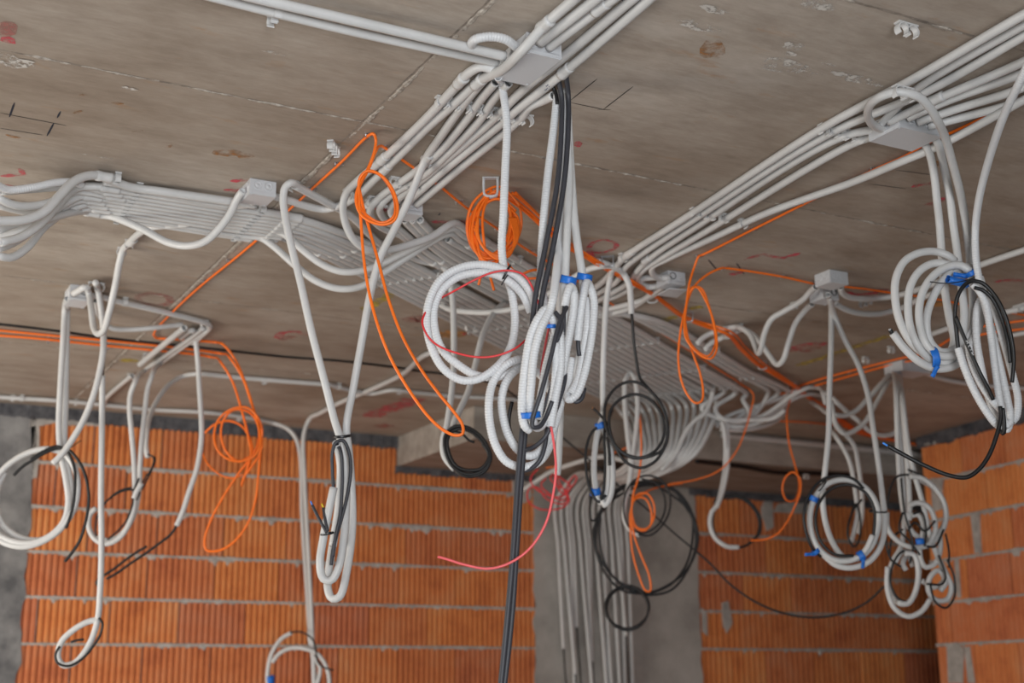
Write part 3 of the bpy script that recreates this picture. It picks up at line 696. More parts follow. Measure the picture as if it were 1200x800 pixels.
for i in range(NBUN):
    extra = None; name = 'conduit'; tp = tail_pts(i)
    if i <= 6:                     # comes out of the left run, runs 7..1
        k = 7-i; Y = 3.965+.0335*k; x0 = .735+.02*((k*5) % 4) - .004*k; x1 = 1.335+.012*((k*3) % 3)
        left = {1: [(0, 284), (24, 278), (50, 260), (70, 238), (90, 220)], 2: [(0, 224), (40, 221), (66, 219), (90, 217)], 3: [(-4, 231), (16, 240), (40, 241), (62, 236), (88, 224)], 4: [(-4, 269), (30, 266), (52, 255), (80, 236)],
                5: [(-4, 292), (16, 284), (40, 268), (66, 248), (88, 236)], 6: [(-4, 299), (12, 302), (32, 290), (52, 266), (80, 246)], 7: [(-4, 240), (30, 248), (60, 250), (84, 247)]}[k]
        gl = 3.62+.03*k
        pts = [(x, y, gl+.0022*x) for x, y in left]+[V3(x0-.03, Y, ZT), V3(x0, Y, ZT), V3(.95, Y, ZT), V3(1.15, Y, ZT), V3(x1, Y, ZT)]
        t0 = 3.66+.03*(i % 3)
        pts += [P2(t0, boff(i, t0))+V3(0, 0, -.004*(i % 2))]
        lab = 'conduit from the left flat run, %s from its near edge, turning into the diagonal bundle' % ORD[k]
        cps = [(V3(x0, Y, ZT), AD), (V3(x1, Y, ZT), AD), (P2(t0+.06, boff(i, t0+.06)), V3(.825, .565, 0))]
        t1 = t0+.06
    elif i in (8, ):               # broken line: two strands pulled out of the bundle
        pts = []; lab = side(i); cps = []; t1 = 4.75
    else:
        pts = []; lab = side(i); cps = []; t1 = {7: 3.72, 9: 3.95, 10: 3.95, 11: 3.9, 12: 3.85, 13: 3.8, 14: 3.74, 15: 3.84, 16: 3.82, 17: 3.8}[i]
        if i in (9, 10, 15, 16, 17): cps = [(P2(t1+.06, boff(i, t1+.06)), V3(.825, .565, 0))]
        if i in (11, 12, 13): pts = [C(474+(i-11)*9, 257, .03), C(478+(i-11)*9, 262, .02)]
        if i == 7: pts = [C(345, 217, .022), C(366, 228, .018), C(388, 240), C(410, 252)]
    if tp: pts += btube_pts(i, t1+.05, 6.35)+[tp[0]]+tp[1]
    else:
        e = 6.55+.06*(i-14); pts += btube_pts(i, t1+.05, e)
        tx = {14: [(826, 484), (815, 492), (803, 507), (792, 532), (775, 551)], 15: [(822, 478), (834, 487), (862, 494), (880, 486, 6.95), (884, 478)], 16: [(838, 478), (846, 490), (880, 492, 6.9), (906, 490), (920, 480, 6.8)], 17: [(870, 468), (874, 474), (878, 486), (868, 494), (846, 492, 6.9)]}[i]
        pts += tx
    o = tube(name, pts, .0128, None, None, None, False, 8, step=.02, label=lab, cat='conduit', group=LR if i <= 6 else BL)
    for c, d in cps: coupling(o, c, d, .0128, .06)
    if tp:
        x, y, gw = tp[2]
        if y < 800: tube('cable', [(x-.3, y-8, gw-.03), (x+1, y+14, gw-.03), (x+4, y+50, gw-.03), (x+8, 860, gw-.03)], .0055, BLK, o, n=6)['label'] = 'black cable'
# clip rows across bundle and run
for j, (t, nm) in enumerate(((4.12, 'nearest the big ribbed coil'), (4.9, 'behind the blue taped coils'), (5.45, 'in the middle of the far half'), (6.05, 'above the hanging black rings'), (6.5, 'at the far end beside the beam'))):
    o = clip(0, 0, NBUN, 'long row of white clips across the diagonal bundle, %s' % nm, world=P2(t, (boff(0, t)+boff(NBUN-1, t))/2)+V3(0, 0, CEIL-ZT), dirv=V3(.565, -.825, 0), pitch=(boff(NBUN-1, t)-boff(0, t))/(NBUN-1), r=.0128, group='clip rows across the diagonal bundle')
for j, (x, nm) in enumerate(((.83, 'left end'), (1.22, 'right end'))):
    clip(0, 0, 10, 'row of white clips across the %s of the left flat run' % nm, world=V3(x, 3.965+.0335*4.5, CEIL), dirv=V3(0, 1, 0), pitch=.0335, r=.0125, group='clip rows across the left flat run')
# two lowest conduits of the left run
Y8, Y9 = 3.965+.0335*8, 3.965+.0335*9
o = tube('conduit', [V3(.80, Y8, ZT), V3(.95, Y8, ZT), V3(1.30, Y8, ZT), C(326, 271), (338, 278), (356, 294), (378, 310), (400, 318), (424, 317), (450, 308), (468, 299), (496, 285), P2(3.70, boff(16, 3.70)), P2(3.78, boff(16, 3.78)), P2(3.88, boff(16, 3.88))], .0122, label='conduit sagging from the end of the left flat run to the bundle, upper of two', cat='conduit', group=LR, n=10)
coupling(o, V3(1.33, Y8, ZT), AD, .0122, .06)
o = tube('conduit', [V3(.84, Y9, ZT), V3(1.0, Y9, ZT), V3(1.22, Y9, ZT), C(304, 278), (320, 288), (346, 311), (370, 329), (396, 338), (422, 336), (446, 322), (478, 301), (500, 287), P2(3.74, boff(15, 3.74)), P2(3.82, boff(15, 3.82)), P2(3.9, boff(15, 3.9))], .0122, label='conduit sagging from the end of the left flat run to the bundle, lower of two', cat='conduit', group=LR, n=10)
coupling(o, V3(1.25, Y9, ZT), AD, .0122, .06)
o = tube('conduit', [(-4, 280, 3.75), (30, 268, 3.75), (60, 256), (84, 249), C(103, 248), C(112, 251), C(128, 253, .02), (148, 260), (170, 270), (197, 284), (220, 288), (240, 283), (256, 269), (270, 250), (278, 233), C(285, 223, .03)], .0122, label='conduit sagging below the left flat run and rising into the junction box beside it', cat='conduit', group=LR, n=10)
coupling(o, onz(108, 249, .016), AD, .0122, .05)
# near big flexible at far left: continues into the nearest run conduit
o = tube('conduit', [(-6, 259, 3.55), (30, 257, 3.6), (52, 248), (70, 229), (86, 213), (100, 206.5), C(114, 205.5, .02), V3(.80, 3.95, ZT-.004), V3(.9, 3.945, ZT-.004), V3(1.1, 3.935, ZT-.004), V3(1.19, 3.93, ZT-.004)], .0135, label='nearest and thickest conduit of the left flat run, bending out of frame', cat='conduit', group=LR, n=12)
coupling(o, onz(122, 207, .02), AD, .0125, .05)
tube('corrugated_conduit', [(-6, 215, 3.6), (10, 222, 3.65), (40, 219), (64, 214), (82, 213), C(96, 216, .03)], .0115, PVCW, corr=True, label='ribbed conduit entering from the left edge just under the pink paint marks', cat='conduit', group=LR)
clip(138, 203, 1, 'white clip standing up at the near left end of the left flat run', dirv=V3(0, 1, 0))
# ---- hanging left strand into the narrow loop
t = thing('conduit', onz(342, 214), 'conduit dropping from a clip beside the left run into the narrow hanging loop', 'conduit')
tube('tube', [C(392, 242), C(368, 229, .018), C(350, 219, .02), C(341, 214, .024), (334, 220), (332, 234), (334, 252), (340, 282, 3.86), (352, 330), (365, 388), (380, 445), (392, 492, GB-.01), (399, 515, GB-.01), (404, 540, GB), (406, 575, GB), (403, 630, GB-.02), (397, 664, GB-.03), (388, 680, GB-.03), (379, 678, GB-.03), (375, 660, GB-.04), (379, 630, GB-.04), (385, 600, GB-.05), (391, 571, GB-.05)], .0118, PVC, t, n=12)
tube('tube_end', [(394, 519, GB-.06), (396, 526, GB-.035), (399, 545, GB-.01), (397, 590, GB), (390, 640, GB)], .0118, PVC, t, n=14)
tube('cable', [(391, 577, GB-.05), (389.5, 550, GB-.055), (389.5, 530, GB-.06), (394, 518, GB-.065), (402, 516, GB-.06), (409, 530, GB-.055), (411, 550, GB-.05), (407, 580, GB-.045), (399, 612, GB-.045), (391, 640, GB-.045), (388, 662, GB-.045)], .0052, DKB, t)
tube('cable', [(395, 521, GB-.05), (399, 528, GB-.065), (401, 552, GB-.06), (399, 600, GB-.05), (393, 630, GB-.048), (390, 652, GB-.045)], .0052, DKB, t)
for a, b, mm, nm in (((366, 592), (383, 624), BLU2, 'blue wire'), ((379, 595), (384, 622), YEL, 'yellow wire')):
    tube('cable', [(a[0], a[1], GB-.05), ((a[0]+b[0])/2-.5, (a[1]+b[1])/2, GB-.06), (b[0], b[1], GB-.065)], .0046, DKB, t)
    tube('wire_end', [(a[0]-2, a[1]-5, GB-.05), (a[0], a[1], GB-.05)], .0025, mm, t, n=6, hollow=False)['label'] = nm
bandpx(t, 400.5, 511, GB, 5, 20, 3.0, .024, TIE, 'cable_tie'); bandpx(t, 383.5, 625, GB-.05, 8, 15, 1.4, .018, TIE, 'cable_tie')
clip(345, 213, 1, 'white clip at the top of the conduit that drops into the narrow loop', dirv=V3(.565, -.825, 0))

# ---- right run
RR = 'conduits of the right run'
g_ = [ ([C(1290, -32, .02), C(1200, 17, .02), C(1062, 97, .02), C(967, 148), C(800, 257), C(742, 294, .016), C(729, 304, .018), C(716, 320, .02), C(700, 335, .02), C(668, 354, .02)], 'topmost conduit of the right run, straight along its upper edge', ((738, 297, .016, 800, 257),)),
       ([C(1290, -10), C(1200, 42), C(1088, 106), C(973, 156), C(806, 262), C(750, 299), C(734, 312, .02), C(722, 330, .02), C(700, 344, .02), C(664, 366, .02)], 'second conduit from the top of the right run', ()),
       ([C(1260, 40, .02), C(1200, 72, .02), C(1096, 117, .02), C(1041, 143, .03)], 'conduit with a coupling entering the left side of the right run junction box', ((1097, 116, .02, 1130, 100),)),
       ([C(1240, 64), C(1200, 85), C(1110, 118), C(1064, 138, .03)], 'upper of three conduits entering the top of the right run junction box', ()),
       ([C(1240, 80), C(1200, 102), C(1120, 128), C(1075, 143, .03)], 'middle one of three conduits entering the top of the right run junction box', ()),
       ([C(1240, 96), C(1200, 117), C(1130, 137), C(1087, 148, .03)], 'lower of three conduits entering the top of the right run junction box', ()),
       ([C(1035, 150, .02), C(988, 160), C(812, 268), C(762, 302), C(747, 317, .02), C(735, 332, .02), C(715, 344, .022), C(664, 372, .022)], 'third conduit from the top of the right run beyond its junction box', ((758, 304, .016, 812, 268),)),
       ([C(1030, 158, .02), C(1000, 168), C(822, 274), C(770, 305), C(754, 316, .02), C(748, 328, .025), C(760, 336, .03), C(774, 334, .03), C(782, 332, .03)], 'fourth conduit from the top of the right run, bending into the open box', ()),
       ([C(1290, 66, .02), C(1200, 117, .03), C(1103, 169.5, .045), C(1055, 190, .045), C(1000, 213, .03), C(900, 249), C(828, 282), C(780, 304), C(765, 312, .02), C(766, 322, .028), C(776, 326, .03), C(786, 325, .03)], 'long single conduit along the lower edge of the right run, bending into the open box', ()) ]
for pts, lab, cps in g_:
    if lab.startswith('second'): pass
    o = cond('conduit', lab, RR, pts, .0118, cps)
    if lab.startswith('lower of three'): marking(o, '12.0', 1108, 141.5, .016, (1087, 148), (1130, 137), .02)
cond('conduit', 'shaded conduit lying deeper against the ceiling behind the topmost one of the right run', RR, [C(1290, -22, .010), C(1200, 29, .010), C(1085, 96, .010), C(1045, 132, .02), C(1030, 148, .03)], .0105)
clip(966, 146, 5, 'white clip row across the right run to the left of its junction box', dirv=AD, pitch=.031, world=onz(966, 146, 0)+V3(.06, 0, 0))
clip(815, 244, 5, 'white clip row across the far half of the right run', dirv=AD, pitch=.029, world=onz(815, 244, 0)+V3(.055, 0, 0))
clip(730, 297, 1, 'white square clip at the far tip of the topmost right run conduit', dirv=AD)
clip(870, 257, 1, 'white clip on the long lower conduit of the right run', dirv=AD)
clip(1057, 100, 2, 'bright white clip gripping the looped conduit above the right run junction box', dirv=AD, pitch=.03, r=.0135, world=onz(1058, 102, .045))
# connecting tangle between the right run and the bundle
for pts, lab in (([C(780, 334, .02), C(764, 344, .022), C(740, 360, .02), C(712, 368, .02), C(690, 371, .02), C(664, 374, .02)], 'conduit running left from the open box, lower of three'),
                 ([C(778, 338, .02), C(752, 352, .02), C(730, 358, .02), C(700, 364), C(664, 365)], 'conduit running left from the open box, middle of three'),
                 ([C(784, 325, .03), C(756, 326, .02), C(735, 340, .02), C(715, 349), C(690, 352), C(672, 352)], 'conduit running left from the open box, upper of three'),
                 ([C(516, 357, .02), (526, 362), (545, 365), (570, 366), (596, 363), (620, 357), (642, 345), (662, 332), (684, 318), C(703, 312, .02), C(722, 311, .018)], 'pale conduit sagging behind the big ribbed coil towards the right run')):
    cond('conduit', lab, 'loose conduits between the right run and the diagonal bundle', pts, .0115)
for i, off in enumerate((-2.02, -1.985, -1.95)):
    cond('conduit', ['inner', 'middle', 'outer'][i]+' conduit of the three beside the orange line at the far right of the bundle', BL, [C(668+i*4, 372-i*6, .018), P2(4.95+.05*i, off-.06), P2(5.25, off-.01), P2(5.6, off), P2(6.2, off+.01), P2(6.75+.05*i, off+.015), (884-14*i, 486, 7.0), (868-14*i, 496, 7.0), (840, 499-3*i, 6.95)], .0122, n=8)
for t in (5.75, 6.35): clip(0, 0, 3, 'white triple clip on the three conduits beyond the orange line, %s' % ('nearer one' if t < 6 else 'farther one'), world=P2(t, -1.975)+V3(0, 0, CEIL-ZT), dirv=V3(.565, -.825, 0), pitch=.035)
# ================================================================== HANGING COILS, CENTRE
GM = 3.17
t = thing('corrugated_conduit', onz(588, 96), 'big round ribbed conduit coil hanging from the centre box, tied in black', 'conduit coil')
a_, b_ = GM, GM+.03
tube('tube', [C(584, 90, .05), (588, 100, GM), (592, 124, GM), (594, 150, GM), (592, 200, GM), (590, 250, GM), (588, 290, b_), (591, 315, b_+.01), (600, 345, b_+.01), (603.5, 380, b_+.01), (598, 408, b_), (582, 430, a_), (560, 444, a_), (540, 445, a_), (519, 431, a_), (505, 405, a_), (500, 375, a_), (504, 350, a_), (517, 327, a_), (538, 314, a_), (560, 310, a_), (582, 313, a_-.005), (603, 322, a_), (619, 338, a_), (628, 362, a_+.01), (627, 395, a_+.02), (612, 425, a_+.03), (590, 440, a_+.03), (560, 440, a_+.03), (538, 428, a_+.03), (520, 412, a_+.02), (510, 388, a_+.02), (509, 360, a_+.02), (518, 340, a_+.02), (534, 326, a_+.01), (555, 320, a_+.005), (578, 321, a_), (597, 330, a_), (613, 346, a_+.02), (622, 366, a_+.03)], .0105, PVCW, t, corr=True)
bandpx(t, 593, 320, a_, 62, 22, 2.2, .02, TIE, 'cable_tie')
tube('cable_tie_tail', [(595, 322, a_-.03), (591, 328, a_-.035), (587.5, 334, a_-.03)], .0018, TIE, t, n=6, hollow=False)
tube('wire', [(655, 330, GM+.05), (640, 400, GM+.06), (634, 440, GM+.0), (638, 470, GM-.06), (645, 496, GM-.08), (650, 527, GM-.09), (651.5, 552, GM-.1), (648, 580, GM-.1), (640, 612, GM-.1), (623, 640, GM-.1), (600, 658, GM-.1), (573, 666, GM-.1), (543, 661, GM-.1), (524, 655, GM-.1), (513, 652, GM-.1)], .0030, PINK, None, n=8, label='long pale red wire curling down from the blue taped coils to a free tip', cat='wire')
tube('wire', [(640, 380, GM-.02), (622, 333, GM-.025), (614, 322, GM-.03), (598, 317, GM-.03), (578, 319, GM-.03), (556, 328, GM-.025), (532, 341, GM-.02), (512, 352, GM+.04), (501, 362, GM+.0), (495, 376, GM-.02), (499, 390, GM-.03), (508, 401, GM-.03), (522, 409, GM-.03), (556, 418, GM-.03), (580, 417, GM-.03), (604, 408, GM-.03), (618, 396, GM-.02), (632, 375, GM+.03)], .0026, RED, None, n=8, label='red wire looped loosely round the big ribbed coil', cat='wire')
# black cable pair
for i, pts in enumerate(([(654, 92, GM+.03), (658, 112, GM), (658, 150, GM-.01), (653, 215, GM-.03), (639, 290, GM-.045), (627, 350, GM-.055), (622, 400, GM-.055), (615, 470, GM-.055), (607, 560, GM-.06), (601, 650, GM-.07), (593, 740, GM-.07), (584, 830, GM-.07)],
                         [(663, 86, GM+.03), (666, 112, GM), (666, 150, GM-.01), (661, 215, GM-.03), (648, 290, GM-.045), (635, 350, GM-.055), (628, 400, GM-.05), (618, 480, GM-.04), (611, 560, GM-.045), (605, 650, GM-.055), (600, 720, GM-.06), (588, 830, GM-.06)])):
    tube('cable', pts, .0066, DKB, None, label=['left', 'right'][i]+' one of two long charcoal cables hanging from the centre past the bottom edge', cat='cable', group='long charcoal cables')
tube('cable', [(646, 98, GM+.04), (649, 104, GM+.02), (652, 112, GM+.02), (653, 122, GM+.02)], .005, BLK, None, label='short black cable end poking out beside the cut conduit at the centre top', cat='cable')
# white tubes of the blue taped group
t = thing('conduit', onz(655, 106), 'white ribbed conduit coil bound with blue tape at its bottom, left of the taped group', 'conduit coil', 'blue taped white coils at the centre')
G1 = 3.035
tube('tube', [(661, 119, GM+.03), (661, 140, GM+.02), (661, 200, GM+.02), (657, 270, GM+.01), (652, 320, G1+.04), (648, 350, G1), (645, 362, G1), (634, 385, G1-.01), (626, 415, G1-.01), (622.5, 450, G1-.01), (621, 475, G1), (624, 492, G1+.015), (630, 501, G1+.045), (639, 493, G1+.06), (648, 465, G1+.06), (652, 420, G1+.05), (649, 378, G1+.03), (641, 362, G1+.01), (632, 371, G1), (622, 393, G1), (616, 425, G1), (612, 462, G1), (612, 486, G1), (615, 499, G1), (621, 504, G1+.01)], .0102, PVCW, t, corr=True)
tube('tube', [(655, 375, G1+.045), (648, 400, G1+.04), (640, 430, G1+.04), (634, 465, G1+.035), (630, 490, G1+.03)], .0102, PVCW, t, corr=True)
tube('tube', [(650, 372, G1+.05), (656, 390, G1+.05), (657, 430, G1+.05), (650, 470, G1+.05), (645, 500, G1+.05)], .0102, PVCW, t, corr=True)
bandpx(t, 621.5, 486, G1, 4, 23, 7, .022, BLUE, 'tape_band'); bandpx(t, 646, 382, G1+.035, 0, 14, 4.5, .016, BLUE, 'tape_band', 1)
tube('cable', [(664, 360, G1+.02), (655, 380, G1-.02), (645, 420, G1-.035), (634, 460, G1-.04), (624, 492, G1-.03), (624, 500, G1-.03), (632, 500, G1-.02), (640, 488, G1), (647, 470, G1)], .0054, DKB, t)
tube('cable', [(651, 366, G1), (657, 374, G1-.01), (658, 384, G1-.015), (652, 400, G1-.02)], .0054, DKB, t)
t = thing('conduit', onz(662, 108), 'white loop under a blue tape hood, middle of the taped group at the centre', 'conduit coil', 'blue taped white coils at the centre')
G2 = 3.13
tube('tube', [(657, 105, GM+.05), (660, 122, GM+.03), (667, 200, GM+.02), (664.5, 270, G2), (662.5, 318, G2), (662, 340, G2), (661, 370, G2+.02), (655, 420, G2+.02), (650, 465, G2+.02)], .0102, PVC, t, n=12)
tube('tube', [(661.5, 359, G2-.035), (664.5, 346, G2-.04), (668.5, 336, G2-.035), (672, 340, G2-.02), (673, 352, G2-.01), (670, 378, G2), (664, 410, G2), (658, 445, G2), (652, 474, G2), (647, 481, G2+.01)], .0102, PVCW, t, corr=True)
bandpx(t, 666, 328.5, G2-.008, -14, 19, 9, .027, BLUE, 'tape_band')
tube('cable', [(662.5, 352, G2-.035), (661, 362, G2-.035), (660, 390, G2-.03), (655, 415, G2-.02), (650, 440, G2-.03), (641, 470, G2-.03), (633, 494, G2-.02), (642, 500, G2), (650, 480, G2), (655, 455, G2+.02)], .0052, DKB, t)
tube('cable', [(664, 380, G2+.03), (661, 420, G2+.04), (662, 445, G2-.01), (655, 470, G2-.02), (648, 490, G2-.03), (640, 510, G2-.03), (628, 522, G2-.02), (614, 528, G2)], .0052, DKB, t)
t = thing('conduit', onz(670, 110), 'white loop under a blue tape hood, rightmost of the taped group at the centre', 'conduit coil', 'blue taped white coils at the centre')
G3 = 3.18
tube('tube', [(662, 104, GM+.07), (665, 130, GM+.06), (669, 200, GM+.04), (674, 265, G3), (679, 300, G3), (682, 320, G3), (684, 345, G3+.02), (681, 400, G3+.03), (674, 450, G3+.03), (668, 470, G3+.03)], .0104, PVC, t, n=12)
tube('tube', [(677, 399, G3-.03), (680, 372, G3-.04), (684, 345, G3-.045), (687.5, 331, G3-.03), (692, 337, G3-.01), (696, 352, G3), (695, 380, G3), (690, 415, G3), (683, 445, G3), (675, 463, G3), (667, 468, G3), (666, 450, G3+.03), (670, 420, G3+.04)], .0102, PVCW, t, corr=True)
tube('tube', [(687, 350, G3+.02), (688, 380, G3+.01), (683, 415, G3+.015), (677, 445, G3+.01), (668, 462, G3)], .0102, PVCW, t, corr=True)
bandpx(t, 685, 325, G3-.01, -12, 18, 8, .027, BLUE, 'tape_band')
tube('cable', [(677.5, 392, G3-.03), (677.5, 405, G3-.03), (679, 417, G3-.025)], .0052, DKB, t)
tube('cable', [(668, 465, G3+.02), (674, 471, G3+.01), (681, 468, G3+.01), (685, 455, G3+.02)], .0052, DKB, t)
# lower big loop of the group
t = thing('corrugated_conduit', at(655, 300, GM+.06), 'white ribbed conduit forming the lowest wide loop of the central group', 'conduit coil', 'blue taped white coils at the centre')
G4 = 3.17
tube('tube', [(653, 111, GM+.03), (649, 150, GM+.03), (642, 205, GM+.02), (636.5, 265, GM+.01), (634, 320, G4+.05), (640, 365, G4+.07), (655, 410, G4+.07), (660, 450, G4+.06), (654, 485, G4+.04), (645, 510, G4+.02), (633, 528, G4+.01), (620, 534, G4), (607, 527, G4), (596, 510, G4), (590, 490, G4), (588, 468, G4), (592, 450, G4), (600, 438, G4+.01), (612, 430, G4+.03), (630, 436, G4+.06), (646, 460, G4+.06), (650, 495, G4+.04), (643, 525, G4+.02), (630, 542, G4), (612, 547, G4-.01), (594, 541, G4-.01), (581, 522, G4-.01), (574, 495, G4-.01), (573, 470, G4-.01), (577, 450, G4), (586, 434, G4), (597, 425, G4), (610, 421, G4+.01), (622, 424, G4+.03)], .0104, PVCW, t, corr=True)
tube('cable', [(600, 471, G4+.02), (597.5, 482, G4+.02), (596, 495, G4+.025), (600, 512, G4+.03), (612, 528, G4+.035)], .005, BLK, t)
tube('cable_tip', [(600.4, 469.5, G4+.02), (599.8, 473, G4+.02)], .0042, ZINC, t, n=8, hollow=False)
tube('cable', [(652, 440, G4-.05), (645, 470, G4-.02), (641, 500, G4-.02), (639, 520, G4-.02), (632, 540, G4-.02), (620, 550, G4-.01), (605, 552, G4+.0)], .0052, DKB, t)
# orange coil on a hanger at the centre
GO = gc(575, 222)-.02
strap(575, 208, 'shiny metal hanger that carries the orange coil at the centre', RT.cross(U0), .042, .062, CLEAR, .004)
t = thing('cable', onz(576, 222), 'thick orange cable coil of many turns hanging from a metal hanger at the centre', 'cable coil')
rnd = random.Random(5)
for lp in range(8):
    pts = []
    cx, cyy = 578+rnd.uniform(-2, 2), 263+rnd.uniform(-3, 5); rx, ry = 20+lp*1.7, 36+rnd.uniform(-3, 10)
    for k in range(13):
        th = math.radians(-90+k*30+lp*9+rnd.uniform(-4, 4)); e = .80 if math.sin(th) < -.6 else 1
        pts.append((cx+rx*e*math.cos(th)-3*math.sin(th), cyy+ry*math.sin(th), GO-.03+.01*lp*(.5+.5*math.sin(th+lp))))
    tube('turn', pts, .0042, ORG, t, n=8)
for q in range(5):
    k = q*1.5
    tube('turn', [(560-q, 255+k*2, GO-.045), (561+q*.5, 278+k, GO-.05), (570+q, 293+k*.8, GO-.05), (584, 299+k*.8, GO-.05), (599-q*.5, 293+k, GO-.045), (607-q, 278, GO-.04), (605-q*2, 255, GO-.03)], .0042, ORG, t, n=8)
for pts in ([(570, 225, GO-.01), (559, 250, GO-.02), (562, 300, GO-.02), (564, 316, GO-.01), (561, 334, GO)], [(576, 222, GO-.02), (566, 250, GO-.03), (568, 290, GO-.03), (573, 318, GO), (579, 340, GO)], [(585, 300, GO-.02), (606, 322, GO), (622, 317, GO), (640, 315, GO+.02)], [(590, 304, GO), (612, 325, GO+.01), (632, 326, GO+.01), (643, 329, GO+.01)]):
    tube('strand', pts, .0042, ORG, t, n=8)
# orange bundle along the ceiling
OB = [(596, 226), (622, 248), (650, 275), (672, 293), (700, 309), (717, 318), (740, 331), (767, 347), (800, 370), (825, 380), (850, 388), (872, 409), (892, 427), (912, 440), (932, 453), (950, 468), (967, 480), (985, 494), (1003, 505), (1040, 515), (1076, 521)]
t = thing('cable', onz(700, 309), 'thick bundle of orange cables running diagonally across the ceiling right of the centre', 'cable bundle')
for k in range(6):
    o1, o2 = rnd.uniform(0, 6.3), rnd.uniform(2, 4)
    pts = [C(x+(2.4*math.cos(o1+i*.5)+(k-2.5)*(2.2 if i < 4 else .9))*(1 if i else 1.4), y+1.9*math.sin(o1+i*.5), .012+.007*(1+math.sin(o1+o2*i))+(.02 if i % 4 == 2 and i < 12 else 0)) for i, (x, y) in enumerate(OB)]
    tube('strand', pts, .0044, ORG, t, n=7, step=.018)
for k, (x, y, nm) in enumerate(((712, 300, 'above the blue taped coils'), (806, 366, 'at the orange loop'), (764, 343, 'beside the open box'), (852, 386, 'at the conduit hairpins'), (893, 423, 'near the far crossing'), (928, 449, 'at the far crossing of orange cables'))):
    strap(x, y, 'metal hanger of the orange bundle, '+nm, V3(.7, .7, 0), .04, .04, GREYW if k in (2, 3) else ZINC)
# ================================================================== THE ORANGE LINES
def oline(label, pts, r=.0042, n=8, group='orange cables on the ceiling'): return tube('cable', pts, r, ORG, None, n=n, label=label, cat='cable', group=group)
c6 = lambda *q: [C(x, y, .009) for x, y in q]
GK = 3.5
oline('orange cable along the ceiling seam, dropping into the knotted loop left of centre', c6((180, 392), (184, 384), (190, 378), (214, 354), (240, 331), (270, 307), (300, 282), (330, 254), (366, 221), (400, 190), (433, 158))+[C(438, 157, .014), (440.5, 164, GK), (438, 180, GK), (430, 200, GK), (422, 214, GK-.01), (417, 232, GK-.01), (421, 248, GK-.01), (433, 259, GK-.02), (450, 263, GK-.02), (462, 258, GK-.02), (466, 244, GK-.02), (460, 222, GK-.02), (446, 205, GK-.02), (431, 200, GK-.02), (422, 208, GK-.015), (420.5, 225, GK-.01), (423, 260, GK-.01), (426, 300, GK-.015), (432, 340, GK-.02), (444, 385, GK-.03), (458, 420, GK-.03), (480, 458, GK-.04), (503, 489, GK-.05), (520, 504, GK-.05), (534, 510, GK-.05), (542, 508, GK-.05), (542, 498, GK-.05), (533, 484, GK-.05), (515, 462, GK-.05), (495, 435, GK-.04), (472, 395, GK-.03), (455, 350, GK-.02), (443, 305, GK-.01), (431, 262, GK), (424, 235, GK+.01), (421, 213, GK+.01), (427, 202, GK+.01), (442, 203, GK), (456, 218, GK), (463, 238, GK), (461, 254, GK), (448, 261, GK), (432, 254, GK-.005), (421, 240, GK), (421, 220, GK), (432, 198, GK), (440, 178, GK+.01), C(446, 171, .014)]+c6((452, 174), (462, 181), (484, 196), (518, 220)), .0042)
oline('orange cable behind the conduit fan, along the upper edge of the diagonal bundle', c6((518, 220), (536, 235), (550, 246), (580, 266), (620, 294), (650, 311), (690, 338), (715, 355), (770, 387), (807, 410), (850, 438), (878, 456))+[(883, 463), (880, 480), (873, 505), (862, 530), (843, 551), (815, 562), (785, 567), (762, 574), (745, 585)], .004)
oline('orange cable passing the right run junction box, ending in the hanging orange loop', c6((1260, 86), (1180, 124), (1120, 153), (1088, 167), (1060, 183), (1024, 199), (944, 238), (884, 268), (822, 299))+[C(819, 300, .014), (814, 312, 4.62), (808, 332), (804, 360), (802, 382, 4.6), (804, 396), (812, 408), (824, 418), (833, 420, 4.58), (839, 412), (840, 398), (836, 376), (828, 354), (816, 336, 4.62)]
    + [(810, 340, 4.63), (803, 362, 4.63), (797, 392), (795, 420), (798, 444), (806, 463), (815, 472), (822, 470), (824, 458), (820, 436), (812, 414), (805, 390), (803, 372), (806, 350, 4.65), (812, 336, 4.66), (822, 338, 4.66), (830, 356), (836, 380), (838, 404), (830, 417), (818, 412), (807, 398, 4.67), (803, 378), (806, 352, 4.68), (815, 334), (830, 321, 4.72), C(846, 314, .014)]+c6((850, 314), (880, 318), (916, 324), (952, 332), (975, 336)), .0042)
oline('orange cable leaving the right pair of boxes towards the right coil', c6((990, 336), (1010, 338), (1045, 343), (1090, 349), (1140, 359), (1200, 369)), .0042)
oline('upper of two orange cables from the crossing to the far box below the right coil', c6((937, 452), (965, 443), (995, 435), (1050, 421), (1085, 413), (1140, 385), (1210, 374)), .0048)
oline('lower of two orange cables from the crossing to the far box below the right coil', c6((912, 462), (950, 453), (1012, 436), (1050, 426), (1090, 418), (1150, 392), (1210, 384)), .0048)
oline('orange cable along the top of the beam at far right', c6((905, 493), (950, 495), (1000, 502), (1060, 512)), .0042)
oline('orange cable hanging before the beam, tied in a small ring above the far bricks', [C(929, 456, .014), (926, 468, 6.9), (922, 490, 6.7), (925, 520), (932, 546), (936, 562, 6.6), (936, 575), (931, 586), (922, 586, 6.55), (917, 574), (920, 560), (929, 553), (937, 560, 6.5), (938, 575), (932, 592), (922, 612), (910, 626), (895, 632, 6.6), (880, 633)], .0045)
GL = 5.75
oline('upper of the two parallel orange cables at the left edge', c6((-30, 384), (0, 387), (50, 392), (116, 398), (186, 405), (230, 410), (258, 414))+[(270, 420, GL), (283, 440, GL), (294, 470, GL), (303, 498), (307, 515), (305, 530), (296, 545), (285, 560)], .0054)
